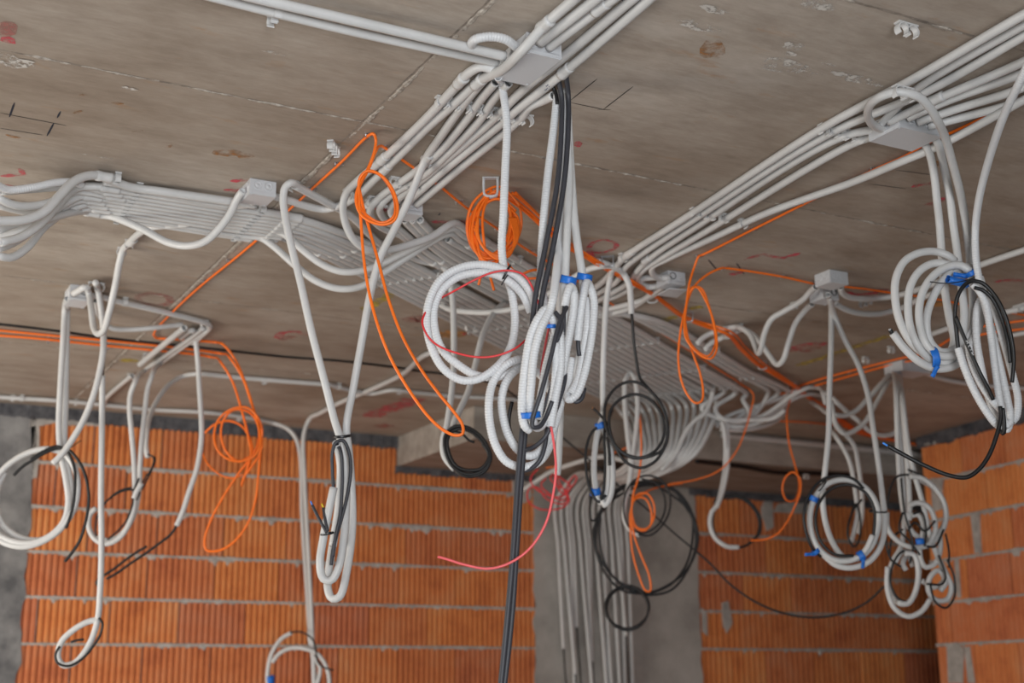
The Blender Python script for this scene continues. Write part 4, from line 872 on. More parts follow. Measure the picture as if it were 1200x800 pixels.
oline('lower of the two parallel orange cables at the left edge', c6((-30, 391), (0, 393), (50, 397), (116, 404), (178, 410), (228, 415), (246, 418))+[(260, 426, GL), (272, 446), (283, 480), (291, 512), (294, 532), (290, 548), (283, 568)], .0054)
oline('orange cable dropping at left into one big hanging loop over the brick wall', c6((180, 392), (184, 396), (200, 397), (230, 399), (253, 401))+[(262, 404, GL), (275, 420), (288, 450, GL), (298, 482), (304, 505), (305, 520, GL-.04), (298, 534), (284, 540), (268, 538, GL-.05), (255, 527), (251, 510), (256, 492), (270, 480, GL-.04), (288, 477), (300, 486), (307, 502), (306, 520, GL), (303, 555), (299, 588), (290, 614), (274, 635), (256, 645), (242, 644), (240, 632), (247, 610), (260, 585), (280, 554), (294, 536), (302, 520, GL+.02), (303, 500), (292, 483), (274, 480), (262, 492), (259, 510), (266, 530), (280, 540, GL+.03), (295, 534)], .0054)
oline('short curved orange strand behind the big left orange loop', [(240, 507, GL+.1), (252, 497), (268, 493), (283, 499), (292, 512), (296, 530), (290, 550), (283, 570, GL+.05)], .0054)
oline('faint orange strand showing behind the hanging conduit at left', [(236, 528, GL+.3), (244, 544), (258, 556), (272, 560), (285, 556, GL+.2)], .004)
GQ = 6.3
oline('small orange coil with a long tail hanging in front of the concrete column', [(748, 478, 6.5), (751, 500, GQ), (751, 540, GQ), (748, 560), (742, 580), (741, 605), (747, 618), (758, 619), (766, 608), (766, 590), (758, 578), (746, 580), (740, 596), (742, 614), (752, 622, GQ+.02), (762, 616), (763, 598), (756, 584), (745, 584), (739, 600), (739, 620, GQ), (741, 645), (748, 672), (757, 692), (762, 692), (761, 675), (752, 652), (744, 630), (740, 610)], .0045)
oline('thin orange cable under the beam above the red tangle', [(640, 548, 7.35), (680, 542, 7.3), (715, 532, 7.2), (745, 520, 7.1)], .004)
oline('orange lead running from the small hanging orange coil up to the bundle end', [(742, 584, GQ), (752, 578, GQ+.05), (775, 570, 6.5), (800, 566, 6.6)], .004)
AO = V3(.57, .82, 0)
ocl = []
for i, (x, y) in enumerate(((433, 157), (397, 191), (366, 220), (270, 304), (240, 328), (214, 352), (200, 368))): nailclip(x, y, 'small metal clip on the orange seam cable, '+['at its top by the knotted loop', 'between two more, just below the knotted loop', 'just above the left flat run', 'first below the left flat run', 'second below the left flat run', 'third below the left flat run', 'lowest, near the far left conduits'][i], V3(0, 1, 0))
for i, (x, y) in enumerate(((448, 171), (538, 235), (584, 267), (622, 293), (746, 372), (770, 386), (850, 437))): nailclip(x, y, 'small metal clip on the orange cable behind the conduits, '+['beside the knot', 'right of the small pale box', 'behind the orange coil', 'right of the orange coil', 'beside the hanging black cable', 'below the open box', 'near the dropped coil'][i], V3(.75, .66, 0))
for i, (x, y) in enumerate(((1175, 124), (1024, 197), (944, 236), (884, 267), (819, 299), (848, 313), (916, 323))): nailclip(x, y, 'small metal clip on the right orange cable, '+['by the right edge', 'below the right run junction box', 'under the long conduit', 'farther along the long conduit', 'at the left top of the orange loop', 'at the right top of the orange loop', 'left of the right pair of boxes'][i], V3(0, 1, 0) if i < 5 else AD)
for i, (x, y) in enumerate(((57, 392), (57, 399), (127, 400), (127, 407), (187, 407), (182, 411), (254, 400), (260, 413), (247, 417))): nailclip(x, y, 'small clip on the left orange cables, '+['upper cable at the left edge', 'lower cable at the left edge', 'upper cable behind the hanging conduit', 'lower cable behind the hanging conduit', 'upper cable at the cut conduit', 'lower cable at the cut conduit', 'topmost at the drop of the big loop', 'middle one at the drop of the big loop', 'lowest at the drop of the big loop'][i], AD)
for i, (x, y) in enumerate(((995, 435), (1013, 434), (955, 452), (950, 497))): nailclip(x, y, 'small clip on the far right orange cables, '+['upper cable', 'lower cable, right', 'lower cable, left', 'on the beam'][i], AD)
# ================================================================== RIGHT COIL
GR = 3.62
t = thing('conduit', onz(1057, 105), 'big coil of smooth white conduits with blue tape, hanging from the right run box', 'conduit coil')
g0 = GR
tube('tube', [C(1038, 152, .032), C(1024, 147, .045), C(1017, 135, .055), C(1021, 121, .06), C(1035, 112, .062), C(1050, 108, .062), C(1063, 109, .066), C(1076, 113, .072), C(1088, 124, .085), C(1098, 140, .1), (1108, 162), (1116, 190), (1124, 220), (1130, 250, g0), (1134, 280, g0+.03), (1138, 320, g0+.05), (1140, 360, g0+.05), (1136, 400, g0+.04), (1122, 426, g0+.02), (1100, 432, g0), (1078, 424, g0-.02), (1060, 408, g0-.03), (1046, 390, g0-.04)], .0112, PVC, t, n=12)
tube('tube', [C(1083, 168, .03), C(1088, 176, .05), (1094, 200, 3.58), (1098, 235), (1101, 262, g0+.04), (1103, 290, g0+.05), (1106, 330, g0+.06), (1112, 370, g0+.06), (1118, 400, g0+.05), (1108, 418, g0+.03), (1085, 415, g0), (1067, 400, g0-.01), (1054, 375, g0-.01), (1049, 350, g0-.01), (1050, 326, g0-.01), (1060, 306, g0-.01), (1078, 296, g0-.01), (1098, 295, g0), (1112, 300, g0), (1119, 306, g0+.01)], .0112, PVC, t, n=12)
tube('tube', [C(1095, 160, .03), C(1100, 170, .05), (1106, 195, 3.58), (1113, 230), (1117, 262, g0+.02), (1121, 290, g0+.03), (1126, 330, g0+.03), (1130, 370, g0+.03), (1124, 408, g0+.02), (1108, 424, g0+.01), (1090, 420, g0), (1075, 404, g0-.02), (1066, 380, g0-.02), (1064, 355, g0-.02), (1067, 335, g0-.02), (1077, 318, g0-.02), (1092, 309, g0-.02), (1108, 309, g0-.02), (1117, 314, g0-.01)], .0112, PVC, t, n=12)
tube('tube', [(1137, 318, g0-.03), (1126, 311, g0-.03), (1112, 312, g0-.03), (1096, 321, g0-.03), (1083, 338, g0-.03), (1077, 362, g0-.03), (1079, 386, g0-.03), (1086, 404, g0-.03), (1100, 416, g0-.02), (1118, 416, g0-.01), (1136, 404, g0), (1148, 380, g0+.01), (1152, 350, g0+.02), (1148, 325, g0+.02), (1138, 314, g0+.01), (1122, 314, g0), (1106, 327, g0-.01), (1094, 347, g0-.01), (1086, 372, g0-.01), (1089, 398, g0), (1102, 412, g0+.01), (1122, 408, g0+.02), (1138, 390, g0+.03), (1145, 360, g0+.03)], .0112, PVC, t, n=12)
tube('cable', [(1043, 386.5, g0-.045), (1047, 392, g0-.04), (1053, 400, g0-.035)], .0058, BLK, t)
tube('cable_tip', [(1042.4, 385, g0-.046), (1043.6, 387.5, g0-.045)], .004, ZINC, t, n=8, hollow=False)
bandpx(t, 1122, 330, g0-.04, 75, 9, 24, .02, BLUE, 'tape_band'); bandpx(t, 1093, 419, g0-.01, 100, 24, 9, .032, BLUE, 'tape_band', 1)
bandpx(t, 1137, 320, g0-.035, 30, 14, 6, .018, BLUE, 'tape_band', 1)
tube('cable_tie', [(1090, 330, g0-.05), (1108, 332, g0-.06), (1125, 330, g0-.06), (1140, 326, g0-.05), (1152, 322, g0-.03)], .0016, TIE, t, n=6, hollow=False)
t = thing('corrugated_conduit', at(1200, 88, 3.2), 'ribbed white conduit coil at the right edge, long narrow loops with black cables in front', 'conduit coil')
tube('tube', [C(1240, 20, .02), (1215, 55, 2.85), (1199, 88, 2.92), (1177, 134, 3.08), (1158, 190, 3.3), (1147, 235, 3.46), (1143, 270, 3.55), (1144, 305, 3.56), (1150, 340, 3.56), (1159, 375, 3.56), (1170, 420, 3.56), (1180, 465, 3.56), (1184, 490, 3.56), (1180, 503, 3.57), (1172, 498, 3.58), (1160, 470, 3.6), (1150, 430, 3.6), (1144, 390, 3.6), (1147, 355, 3.6), (1156, 345, 3.59), (1166, 365, 3.58), (1176, 400, 3.58), (1187, 440, 3.58), (1193, 468, 3.58), (1191, 488, 3.58), (1186, 494, 3.58)], .0104, PVCW, t, corr=True)
tube('tube', [(1123, 408, 3.53), (1130, 430, 3.53), (1142, 458, 3.53), (1156, 482, 3.53), (1168, 497, 3.54), (1175, 499, 3.55)], .0108, PVCW, t, corr=True)
tube('tube', [(1135, 404, 3.55), (1139, 425, 3.55), (1150, 450, 3.55), (1162, 468, 3.55), (1174, 481, 3.55)], .0108, PVCW, t, corr=True)
tube('tube', [(1140, 333, 3.53), (1147, 340, 3.53), (1155, 355, 3.53), (1161, 390, 3.54), (1166, 430, 3.54), (1172, 470, 3.54), (1179, 498, 3.54), (1184, 494, 3.54)], .0104, PVCW, t, corr=True)
tube('cable', [(1123.5, 414, 3.53), (1121, 390, 3.52), (1119, 365, 3.51), (1124, 343, 3.5), (1136, 330, 3.5), (1150, 331, 3.5), (1164, 344, 3.5), (1176, 365, 3.5), (1185, 395, 3.51), (1188, 420, 3.52), (1186, 448, 3.53)], .0056, BLK, t)
tube('cable', [(1142, 337, 3.51), (1152, 340, 3.51), (1164, 352, 3.51), (1174, 374, 3.52), (1181, 400, 3.52), (1184, 425, 3.53)], .0052, BLK, t)
c = tube('cable', [(1120, 371, 3.5), (1126, 386, 3.5), (1135, 407, 3.5), (1148, 436, 3.5), (1158, 455, 3.51), (1164, 468, 3.52)], .0054, BLK, t)
cc = at(1136, 408, 3.494)
cu = bpy.data.curves.new('print', 'FONT'); cu.body = 'M 5 7 M'; cu.size = .013; cu.align_x = 'CENTER'; cu.align_y = 'CENTER'
tmp = bpy.data.objects.new('tmp', cu); COL.objects.link(tmp); bpy.context.view_layer.update(); me = bpy.data.meshes.new_from_object(tmp.evaluated_get(bpy.context.evaluated_depsgraph_get())); bpy.data.objects.remove(tmp)
x_ = (at(1148, 436, 3.5)-at(1126, 386, 3.5)).normalized(); z_ = (CAMP-cc).normalized(); z_ = (z_-x_*z_.dot(x_)).normalized(); y_ = z_.cross(x_); cax = at(1136, 408, 3.5)
fine(me)
for v in me.vertices:
    th = v.co.y/.0058; v.co = cax+x_*v.co.x+(z_*math.cos(th)+y_*math.sin(th))*.0059
me.materials.clear(); obj('print', me, PRINT, c)
tube('cable', [(1175, 478, 3.52), (1177, 498, 3.53), (1176, 508, 3.54), (1172, 505, 3.55)], .0054, BLK, t)
c = tube('cable', [(1172, 476, 3.5), (1173, 488, 3.5), (1166, 516, 3.5), (1158, 535, 3.5), (1147, 550, 3.5), (1133, 559, 3.5), (1113, 557, 3.5), (1083, 545, 3.5), (1056, 531, 3.5), (1040, 522, 3.5)], .0058, BLK, None, label='loose black cable with a blue wire tip curving in front of the right brick wall', cat='cable')
tube('wire_end', [(1041, 522.5, 3.5), (1037.5, 520.5, 3.5), (1034.5, 518.5, 3.5)], .0028, BLU2, c, n=6, hollow=False)['label'] = 'blue wire'

# ================================================================== RIGHT MIDDLE BOXES
RM = 'conduits of the right pair of boxes'
cond('conduit', 'nearer of two conduits dipping in a hairpin left of the right pair of boxes', RM, [C(956, 336, .03), C(950, 341, .03), (942, 350), (932, 357), (918, 365), (904, 374), (896, 390), (892, 408), (889, 414), (885, 405), (879, 392), (870, 385), C(862, 383, .02), C(850, 385), C(836, 389), (822, 397), (817, 403)], .0118)
cond('conduit', 'farther of two conduits dipping lower left of the right pair of boxes', RM, [C(952, 356, .03), (945, 362), (933, 377), (925, 398), (918, 421), (911, 427), (902, 417), (890, 400), (880, 390), (870, 386), C(860, 390, .02), C(843, 397), (832, 403), (826, 410)], .0118)
cond('conduit', 'nearer of two conduits leaving the right pair of boxes to the right', RM, [C(985, 336, .03), (987, 343), (995, 348), (1013, 350), C(1030, 349, .02), C(1052, 346), C(1090, 334), C(1150, 310), C(1215, 288)], .0118)
cond('conduit', 'farther of two conduits leaving the right pair of boxes to the right', RM, [C(980, 356, .03), (988, 361), (1002, 366), (1027, 368), C(1053, 362, .02), C(1085, 347), C(1110, 338)], .0118)
cond('conduit', 'conduit passing behind the right coil up to a clip at the right edge', RM, [C(1078, 397), C(1110, 385), C(1150, 374), C(1177, 366), C(1215, 358)], .0118)
cond('conduit', 'thin conduit line on the ceiling right of the far box below the right coil', RM, [C(1084, 437, .025), C(1100, 443), C(1130, 449), C(1167, 453), C(1215, 456)], .0105)
cond('conduit', 'conduit on the ceiling just above the thin line at the right edge', RM, [C(1160, 400), C(1190, 392), C(1230, 385)], .0105)
clip(1195, 357, 2, 'white clip at the right edge holding two conduits', dirv=V3(0, 1, 0)); clip(864, 381, 2, 'white double clip on the hairpin conduits', dirv=V3(0, 1, 0)); clip(930, 354, 1, 'white clip on the conduit left of the right pair of boxes', dirv=V3(0, 1, 0)); clip(1014, 350, 2, 'white clip on the conduits right of the right pair of boxes', dirv=V3(0, 1, 0))
GC = 5.15
t = thing('conduit', onz(972, 345), 'round white conduit coil with three blue tapes, below the right pair of boxes', 'conduit coil')
tube('tube', [C(970, 345, .05), (974, 358, GC), (974, 400, GC), (972, 460, GC), (971, 510, GC), (967, 550, GC), (964, 580, GC+.03), (967, 610, GC+.04), (976, 636, GC+.03), (988, 652, GC+.02), (1002, 655, GC+.01), (1018, 644, GC), (1027, 626, GC-.01), (1030, 605, GC-.01), (1024, 584, GC-.01), (1011, 569, GC-.01), (993, 562, GC-.01), (973, 565, GC-.01), (958, 578, GC-.01), (950, 598, GC-.01), (950, 620, GC-.01), (957, 639, GC-.01), (970, 652, GC-.01), (985, 657, GC-.01), (1001, 655, GC-.01), (1014, 645, GC-.02), (1023, 627, GC-.03)], .0112, PVC, t, n=12)
tube('tube', [C(972, 348, .045), (978, 370, GC), (990, 398, GC+.02), (1006, 428, GC+.03), (1017, 462, GC+.04), (1023, 500, GC+.04), (1029, 540, GC+.03), (1034, 580, GC+.02), (1037, 612, GC+.01), (1032, 640, GC), (1018, 658, GC), (998, 665, GC), (980, 662, GC), (965, 650, GC)], .0112, PVC, t, n=12)
tube('cable', [(1023, 630, GC-.03), (1025, 612, GC-.035), (1024, 595, GC-.035), (1014, 577, GC-.035), (996, 568, GC-.035), (978, 571, GC-.03), (963, 584, GC-.03), (956, 603, GC-.03), (958, 625, GC-.03), (966, 640, GC-.03), (980, 650, GC-.03), (1000, 651, GC-.03)], .0058, BLK, t)
tube('cable', [(1012, 572, GC-.02), (1000, 561, GC-.025), (982, 557, GC-.025), (962, 563, GC-.025), (948, 580, GC-.025), (942, 602, GC-.025), (945, 625, GC-.02), (952, 642, GC-.01), (962, 652, GC+.01)], .0056, BLK, t)
bandpx(t, 953, 584, GC-.015, -25, 11, 6, .014, BLUE, 'tape_band'); bandpx(t, 956, 646, GC-.012, 40, 9, 5, .014, BLUE, 'tape_band', 1); bandpx(t, 1009, 651, GC-.015, 120, 11, 7, .015, BLUE, 'tape_band', 1)
bandpx(t, 1029, 599, GC, 0, 20, 1.6, .03, TIE, 'cable_tie'); bandpx(t, 963, 569, GC-.015, 55, 16, 1.4, .022, TIE, 'cable_tie')
t = thing('conduit', at(990, 512, 6.3), 'pair of thin conduits dropping from the beam behind the round coil', 'conduit')
tube('tube', [C(972, 505, .02), (980, 512, 6.3), (990, 528), (997, 545), (1003, 580), (1005, 600), (1001, 622), (998, 634)], .0112, PVC, t, n=8); tube('tube', [C(978, 503, .02), (990, 508, 6.35), (1001, 522), (1006, 545), (1010, 580), (1010, 605), (1006, 625)], .0112, PVC, t, n=8)
tube('cable', [(1010, 585, 6.28), (1000, 598), (994, 618), (996, 636), (1002, 640), (1008, 628), (1007, 600), (1003, 590), (996, 608), (993, 625), (999, 641)], .005, BLK, t)
# far loops around 960,480
FL = 'loose far conduits above the beam at right'
cond('conduit', 'far conduit sagging from the far box to the hanging strand, upper of two', FL, [C(1046, 434, .02), (1036, 446, 6.3), (1017, 467), (1003, 481), (988, 487), (975, 485, 6.2), (962, 478), C(950, 470)], .0122)
cond('conduit', 'far conduit sagging from the far box to the hanging strand, lower of two', FL, [C(1048, 440, .02), (1038, 452, 6.3), (1027, 472), (1014, 494), (1002, 504), (990, 508), (980, 498), (977, 488, 6.2), (974, 470)], .0122)
cond('conduit', 'far conduit swinging right past the two hanging strands', FL, [C(962, 455, .02), (975, 466, 6.4), (990, 480), (1005, 492), (1020, 505), (1035, 510), (1050, 506, 6.5), (1062, 490)], .0122)
cond('conduit', 'far conduit curving out of the bundle end up to the ceiling, upper of three', FL, [C(820, 486, .02), (842, 493, 7.0), (870, 494), (894, 487), (915, 473), (930, 462), C(947, 454, .02), C(958, 454), (965, 462, 6.5), (968, 474)], .0122)
cond('conduit', 'far conduit curving out of the bundle end up to the ceiling, middle of three', FL, [(842, 496, 6.95), (862, 500), (884, 497), (905, 486), (925, 470), C(945, 462, .02), C(965, 463)], .0122)
cond('conduit', 'far conduit curving out of the bundle end up to the ceiling, lower of three', FL, [(845, 503, 6.9), (868, 504), (892, 500), (908, 494), (918, 485), C(922, 476)], .0122)
cond('conduit', 'thick conduit lying on top of the beam face', FL, [V3(4.9, 6.49, 3.015), V3(5.6, 6.49, 3.015), V3(6.6, 6.49, 3.015), V3(7.3, 6.49, 3.015)], .018)
# right cluster
GCL = 5.7
t = thing('conduit', onz(1052, 437), 'tangled cluster of thin conduit rings in front of the right wall corner', 'conduit coil')
S_ = [[C(1047, 436, .04), (1050, 460, GCL), (1052, 520), (1056, 580), (1062, 610), (1072, 626), (1088, 632), (1102, 622), (1109, 604), (1104, 585), (1092, 570), (1078, 562)],
      [C(1050, 437, .04), (1054, 465, GCL+.02), (1057, 540), (1060, 600), (1056, 640), (1046, 658), (1041, 680), (1046, 700), (1058, 708), (1070, 700), (1076, 680), (1076, 660), (1068, 648), (1057, 647), (1048, 660)],
      [C(1053, 438, .04), (1057, 470, GCL-.02), (1063, 540), (1066, 600), (1065, 610), (1064, 600)],
      [C(1055, 439, .04), (1058, 470, GCL-.04), (1064, 520), (1073, 560), (1083, 595), (1088, 620), (1098, 650), (1108, 670), (1115, 688), (1110, 702), (1097, 703), (1088, 692), (1090, 676), (1100, 668), (1108, 682), (1102, 692)],
      [(1039, 600, GCL-.06), (1040, 618), (1050, 632), (1068, 641), (1086, 639), (1100, 628), (1108, 610), (1106, 588), (1094, 570), (1080, 560), (1066, 558)],
      [(1066, 592, GCL-.08), (1074, 589), (1086, 592), (1094, 604), (1096, 622), (1090, 636)],
      [(1068, 604, GCL-.03), (1076, 603), (1082, 614), (1080, 632), (1078, 650), (1084, 664), (1096, 660), (1102, 640), (1100, 620)],
      [(1040, 664, GCL-.08), (1040, 690), (1048, 712), (1064, 722), (1080, 716), (1090, 702)],
      [(1060, 648, GCL-.1), (1071, 650), (1076, 668), (1073, 692), (1064, 707), (1052, 706)],
      [(1062, 668, GCL+.05), (1058, 660), (1064, 650), (1070, 664)], [(1080, 680, GCL+.02), (1095, 688), (1106, 680), (1104, 664), (1098, 655)]]
for q in S_: tube('tube', q, .0112, PVC, t, n=9)
for q in ([(1086, 566, GCL-.05), (1070, 557), (1052, 558), (1044, 570), (1040, 590)], [(1064, 550, GCL-.06), (1082, 558), (1098, 574), (1108, 596), (1106, 620)], [(1070, 602, GCL-.1), (1080, 600), (1085, 618), (1084, 640)], [(1058, 600, GCL-.08), (1054, 620), (1066, 634), (1078, 650)],
          [(1072, 650, GCL-.1), (1058, 646), (1046, 662), (1044, 685), (1054, 702), (1068, 704), (1074, 690)], [(1090, 684, GCL-.05), (1096, 705), (1108, 712), (1118, 700), (1118, 676), (1110, 655)], [(1106, 620, GCL-.08), (1096, 640), (1086, 640)], [(1100, 650, GCL-.1), (1108, 676), (1104, 684), (1086, 684)], [(1108, 625, GCL-.02), (1112, 645), (1112, 665)], [(1042, 650, GCL-.04), (1046, 630), (1058, 620)], [(1056, 560, GCL-.1), (1060, 600), (1070, 640), (1066, 660)], [(1040, 600, GCL-.02), (1038, 630), (1044, 655), (1056, 664)], [(1096, 610, GCL-.1), (1084, 622), (1072, 612), (1064, 622)]):
    tube('cable', q, .0046, BLK, t, n=7)
bandpx(t, 1078, 634, GCL-.1, 10, 9, 6, .015, BLUE, 'tape_band')
clip(1014, 418, 1, 'small white empty clip on the ceiling near the far yellow chalk line, left of two', dirv=AD, group='empty white clips on the ceiling'); clip(1044, 406, 1, 'small white empty clip on the ceiling near the far yellow chalk line, right of two', dirv=AD, group='empty white clips on the ceiling')
clip(1062, 28, 2, 'empty white double clip on the ceiling at the top right', dirv=AD, pitch=.03, group='empty white clips on the ceiling'); clip(391, 169, 3, 'empty white triple clip on the ceiling left of the knotted orange cable', dirv=(AD*.6+V3(0, .8, 0)), pitch=.024, r=.01, group='empty white clips on the ceiling'); clip(557, 377, 2, 'empty white double clip on the ceiling seen through the big ribbed coil', dirv=AD, pitch=.045, r=.018, group='empty white clips on the ceiling')

# ================================================================== CENTRE BACKGROUND
GH = 4.95
t = thing('conduit', onz(722, 312), 'conduit bending down beside the orange bundle, its black cable coiled in a ring', 'conduit')
tube('tube', [C(700, 306), C(712, 310, .02), C(722, 314, .025), (731, 321, 4.75), (737, 333, 4.76), (739, 348, 4.77), (740, 368, 4.78)], .0118, PVC, t, n=12)
tube('cable', [(740, 362, 4.78), (741, 376, 4.78), (743, 402, 4.8), (746, 424, 4.82), (750, 443, 4.84), (760, 455, 4.86), (774, 472), (782, 495), (780, 520), (768, 540), (750, 548), (732, 540), (720, 520), (714, 500), (716, 480), (728, 467), (746, 462), (764, 470), (776, 488), (778, 510), (768, 528), (750, 536), (730, 530), (716, 514), (709, 495), (710, 472), (722, 454), (738, 447), (752, 450), (766, 462), (778, 482), (783, 506), (777, 526), (760, 535), (740, 536), (722, 524), (712, 508)], .0056, BLK, t)
t = thing('conduit', onz(714, 318), 'straight thin conduit hanging from the orange bundle into a narrow blue taped loop', 'conduit coil')
tube('tube', [C(718, 314, .02), (715, 326, 4.78), (711, 350), (708, 400, 4.85), (706.5, 450), (706, 490, GH), (702, 500), (698, 520), (696, 550), (699, 575), (705, 590), (711, 580), (714, 550), (712, 520), (707, 500)], .0112, PVC, t, n=12)
tube('tube', [(711, 505, GH-.02), (716, 530), (718, 560), (715, 582), (709, 592), (706, 586)], .0112, PVC, t, n=12)
tube('cable', [(695, 478, GH-.03), (703, 486), (709, 494), (708, 510), (709, 540), (707, 575), (704, 584)], .0052, BLK, t); tube('cable_tip', [(694, 477, GH-.03), (696.2, 479, GH-.03)], .0026, COPPER, t, n=6, hollow=False)
tube('cable', [(704, 498, GH-.02), (694, 506), (687, 525), (687, 552), (692, 575), (702, 588), (710, 580)], .0052, BLK, t); tube('cable', [(712, 512, GH-.04), (714, 530), (714.5, 545)], .006, BLK, t)
bandpx(t, 704, 498, GH-.01, 20, 13, 7, .024, BLUE, 'tape_band'); bandpx(t, 697.5, 576, GH, 8, 12, 8, .022, BLUE, 'tape_band')
GT = 6.35
t = thing('conduit', onz(738, 436), 'hairpin of two thin conduits hanging behind the coiled black cable', 'conduit coil')
tube('tube', [(738, 565, GT), (742, 530), (746, 500), (747, 468), (743, 442, GT), C(738, 437, .03), (733, 445, GT), (732, 470), (735, 505), (739, 545), (737, 568), (732, 590), (732, 608), (738, 620), (750, 627)], .0122, PVC, t, n=9)
tube('cable', [(748, 626, GT-.03), (762, 627), (777, 614), (785, 596), (784, 576), (774, 562), (758, 557), (744, 562), (734, 576), (731, 598), (738, 618), (754, 624), (770, 616), (779, 598), (778, 580), (768, 566), (752, 561)], .0052, BLK, t)
clip(735, 437, 1, 'white clip at the top of the thin hairpin hanging from the bundle', dirv=V3(.565, -.825, 0))
GBR = 6.7
rnd = random.Random(8)
t = thing('cable', at(760, 570, GBR), 'largest black cable ring hanging in front of the concrete column', 'cable coil')
pts = []
for k in range(0, 40):
    th = math.radians(-120+k*30); r_ = 1+.05*math.sin(k*.9)+.02*math.cos(k*2.3)
    pts.append((757+58*r_*math.cos(th)+1.5*math.sin(k), 631+65*r_*math.sin(th), GBR+.015*math.sin(k*.5)))
tube('cable', [(718, 480, GBR-.1), (706, 510, GBR), (694, 540), (692, 575), (694, 610)]+pts, .0064, BLK, t, n=8)
t = thing('cable', at(735, 690, GBR), 'small black cable ring hung at the bottom of the largest black ring', 'cable coil')
pts = [(735+25*(1+.04*math.sin(k*.8))*math.cos(math.radians(-90+30*k)), 712+25*(1+.05*math.cos(k*.7))*math.sin(math.radians(-90+30*k)), GBR-.02+.01*math.sin(k*.6)) for k in range(42)]
tube('cable', pts, .0060, BLK, t, n=8)
for k, q in enumerate(([(712, 640, GBR), (704, 660), (702, 625)], [(690, 600, GBR), (694, 630), (703, 655)])): pass
# red tangle
GRT = 7.0
rnd = random.Random(3)
pts = [(631, 549, GRT), (624, 556), (622, 564), (630, 574), (642, 580), (656, 582), (666, 576), (668, 568), (660, 562), (651, 556), (652, 566), (660, 578), (670, 570), (676, 560), (674, 557), (668, 563), (664, 574), (666, 584), (660, 590), (648, 588), (638, 582), (632, 572), (622, 571), (618, 578), (620, 588), (632, 596), (648, 597), (660, 594), (667, 586), (662, 574), (652, 568), (645, 560), (650, 555), (656, 566), (664, 582), (658, 586), (646, 580), (634, 568), (640, 560)]
tube('wire', pts, .0042, RED, None, n=7, label='loose tangle of red wire in front of the top of the concrete column', cat='wire')
# long thin black cable
tube('cable', [C(x, y, .006) for x, y in ((-20, 378), (0, 380), (60, 387), (133, 397), (233, 407), (333, 418), (400, 423), (460, 430), (513, 437))]+[(550, 443, 6.4), (587, 453, 6.5), (612, 471, 6.6), (649, 504), (690, 538), (724, 568), (760, 598, 6.6), (793, 627), (830, 658), (860, 688, 6.5), (900, 712), (945, 723), (985, 719), (1015, 706), (1036, 687, 6.2)], .0052, BLK, None, n=7, label='long thin black cable crossing the ceiling, sagging down to the right cluster', cat='cable')
# black ring with two white conduits left of centre
GK2 = 4.75
t = thing('conduit', onz(522, 314), 'left one of two thin conduits leading from the bundle to the black cable ring', 'conduit coil')
tube('tube', [P2(3.8, boff(8, 3.8)), P2(3.95, boff(8, 3.95)), C(519, 312, .02), (526, 324, 4.7), (530, 345), (532, 400, GK2), (531, 440), (528, 470), (524, 497), (519, 518), (521, 535), (533, 550)], .0118, PVC, t, n=12)
tube('cable', [(531, 548, GK2), (540, 556, GK2-.01), (554, 558, GK2-.02), (568, 552), (575, 538), (571, 522), (560, 508), (546, 500), (532, 500), (522, 510), (522, 528), (530, 546), (545, 555), (560, 554), (572, 544), (572, 530), (562, 514), (548, 504), (534, 503), (525, 513), (526, 530), (535, 546), (550, 551), (565, 548), (573, 534), (566, 520)], .0062, BLK, t)
t = thing('conduit', onz(592, 357), 'right, slanting one of two thin conduits from the bundle to the black cable ring', 'conduit')
tube('tube', [P2(4.8, boff(8, 4.8)), P2(4.68, boff(8, 4.68)), C(594, 356, .02), (584, 361, 5.05), (575, 373), (565, 395, 4.9), (557, 428), (549, 458), (540, 478), (532, 495, GK2+.05), (526, 512)], .0118, PVC, t, n=12)
tube('cable', [(528, 505, GK2+.03), (540, 507), (550, 516), (556, 518)], .0045, BLK, t)
t = tube('conduit', [C(655, 262, .02), (655.5, 275, 4.3), (656, 400, 4.3), (657, 470, 4.4), (655.5, 520), (654, 548), (653, 556)], .0118, label='straight conduit strand hanging behind the blue taped group, ending above the red tangle', cat='conduit')
# under-beam pale conduit from the column
cond('conduit', 'pale conduit slanting from under the lowest central loop to the column top', FL, [(606, 578, 7.6), (625, 566, 7.5), (645, 553, 7.4), (672, 543), (705, 535, 7.1), (735, 540, 6.95)], .013)
# black ring beside the far brick wall
GZ = 7.0
t = thing('conduit', at(850, 500, GZ), 'thin conduits dropping from the beam into a black cable ring over the far brick wall', 'conduit coil')
tube('tube', [(846, 494, 6.85), (849, 506, 6.85), (850, 540, 6.9), (846, 570), (840, 592), (834, 600), (832, 614), (838, 630), (852, 640), (866, 641)], .0125, PVC, t, n=9); tube('tube', [(852, 495, 6.88), (853, 520), (852, 550), (846, 578), (840, 594)], .0122, PVC, t, n=9)
tube('cable', [(838, 594, 6.95), (838, 586), (848, 581), (864, 582), (880, 592), (889, 608), (888, 626), (876, 638), (860, 642), (846, 638), (837, 622), (836, 604), (842, 588), (858, 580), (876, 586), (890, 604), (890, 624), (878, 636)], .0066, BLK, t, n=8)
# plain black strip along under the beam front edge
tube('cable', [V3(4.75, 6.56, 2.858), V3(5.1, 6.58, 2.852), V3(5.4, 6.62, 2.842), V3(5.65, 6.6, 2.85), V3(6.0, 6.57, 2.86)], .014, BLK, None, label='thick black strip along under the front edge of the beam', cat='cable')
clip(0, 0, 1, 'white clip under the front edge of the beam, left of two', world=ony(852, 549, 6.5)+V3(0, .0, .03), dirv=AD); clip(0, 0, 1, 'white clip under the front edge of the beam, right of two', world=ony(945, 561, 6.5)+V3(0, 0, .03), dirv=AD)

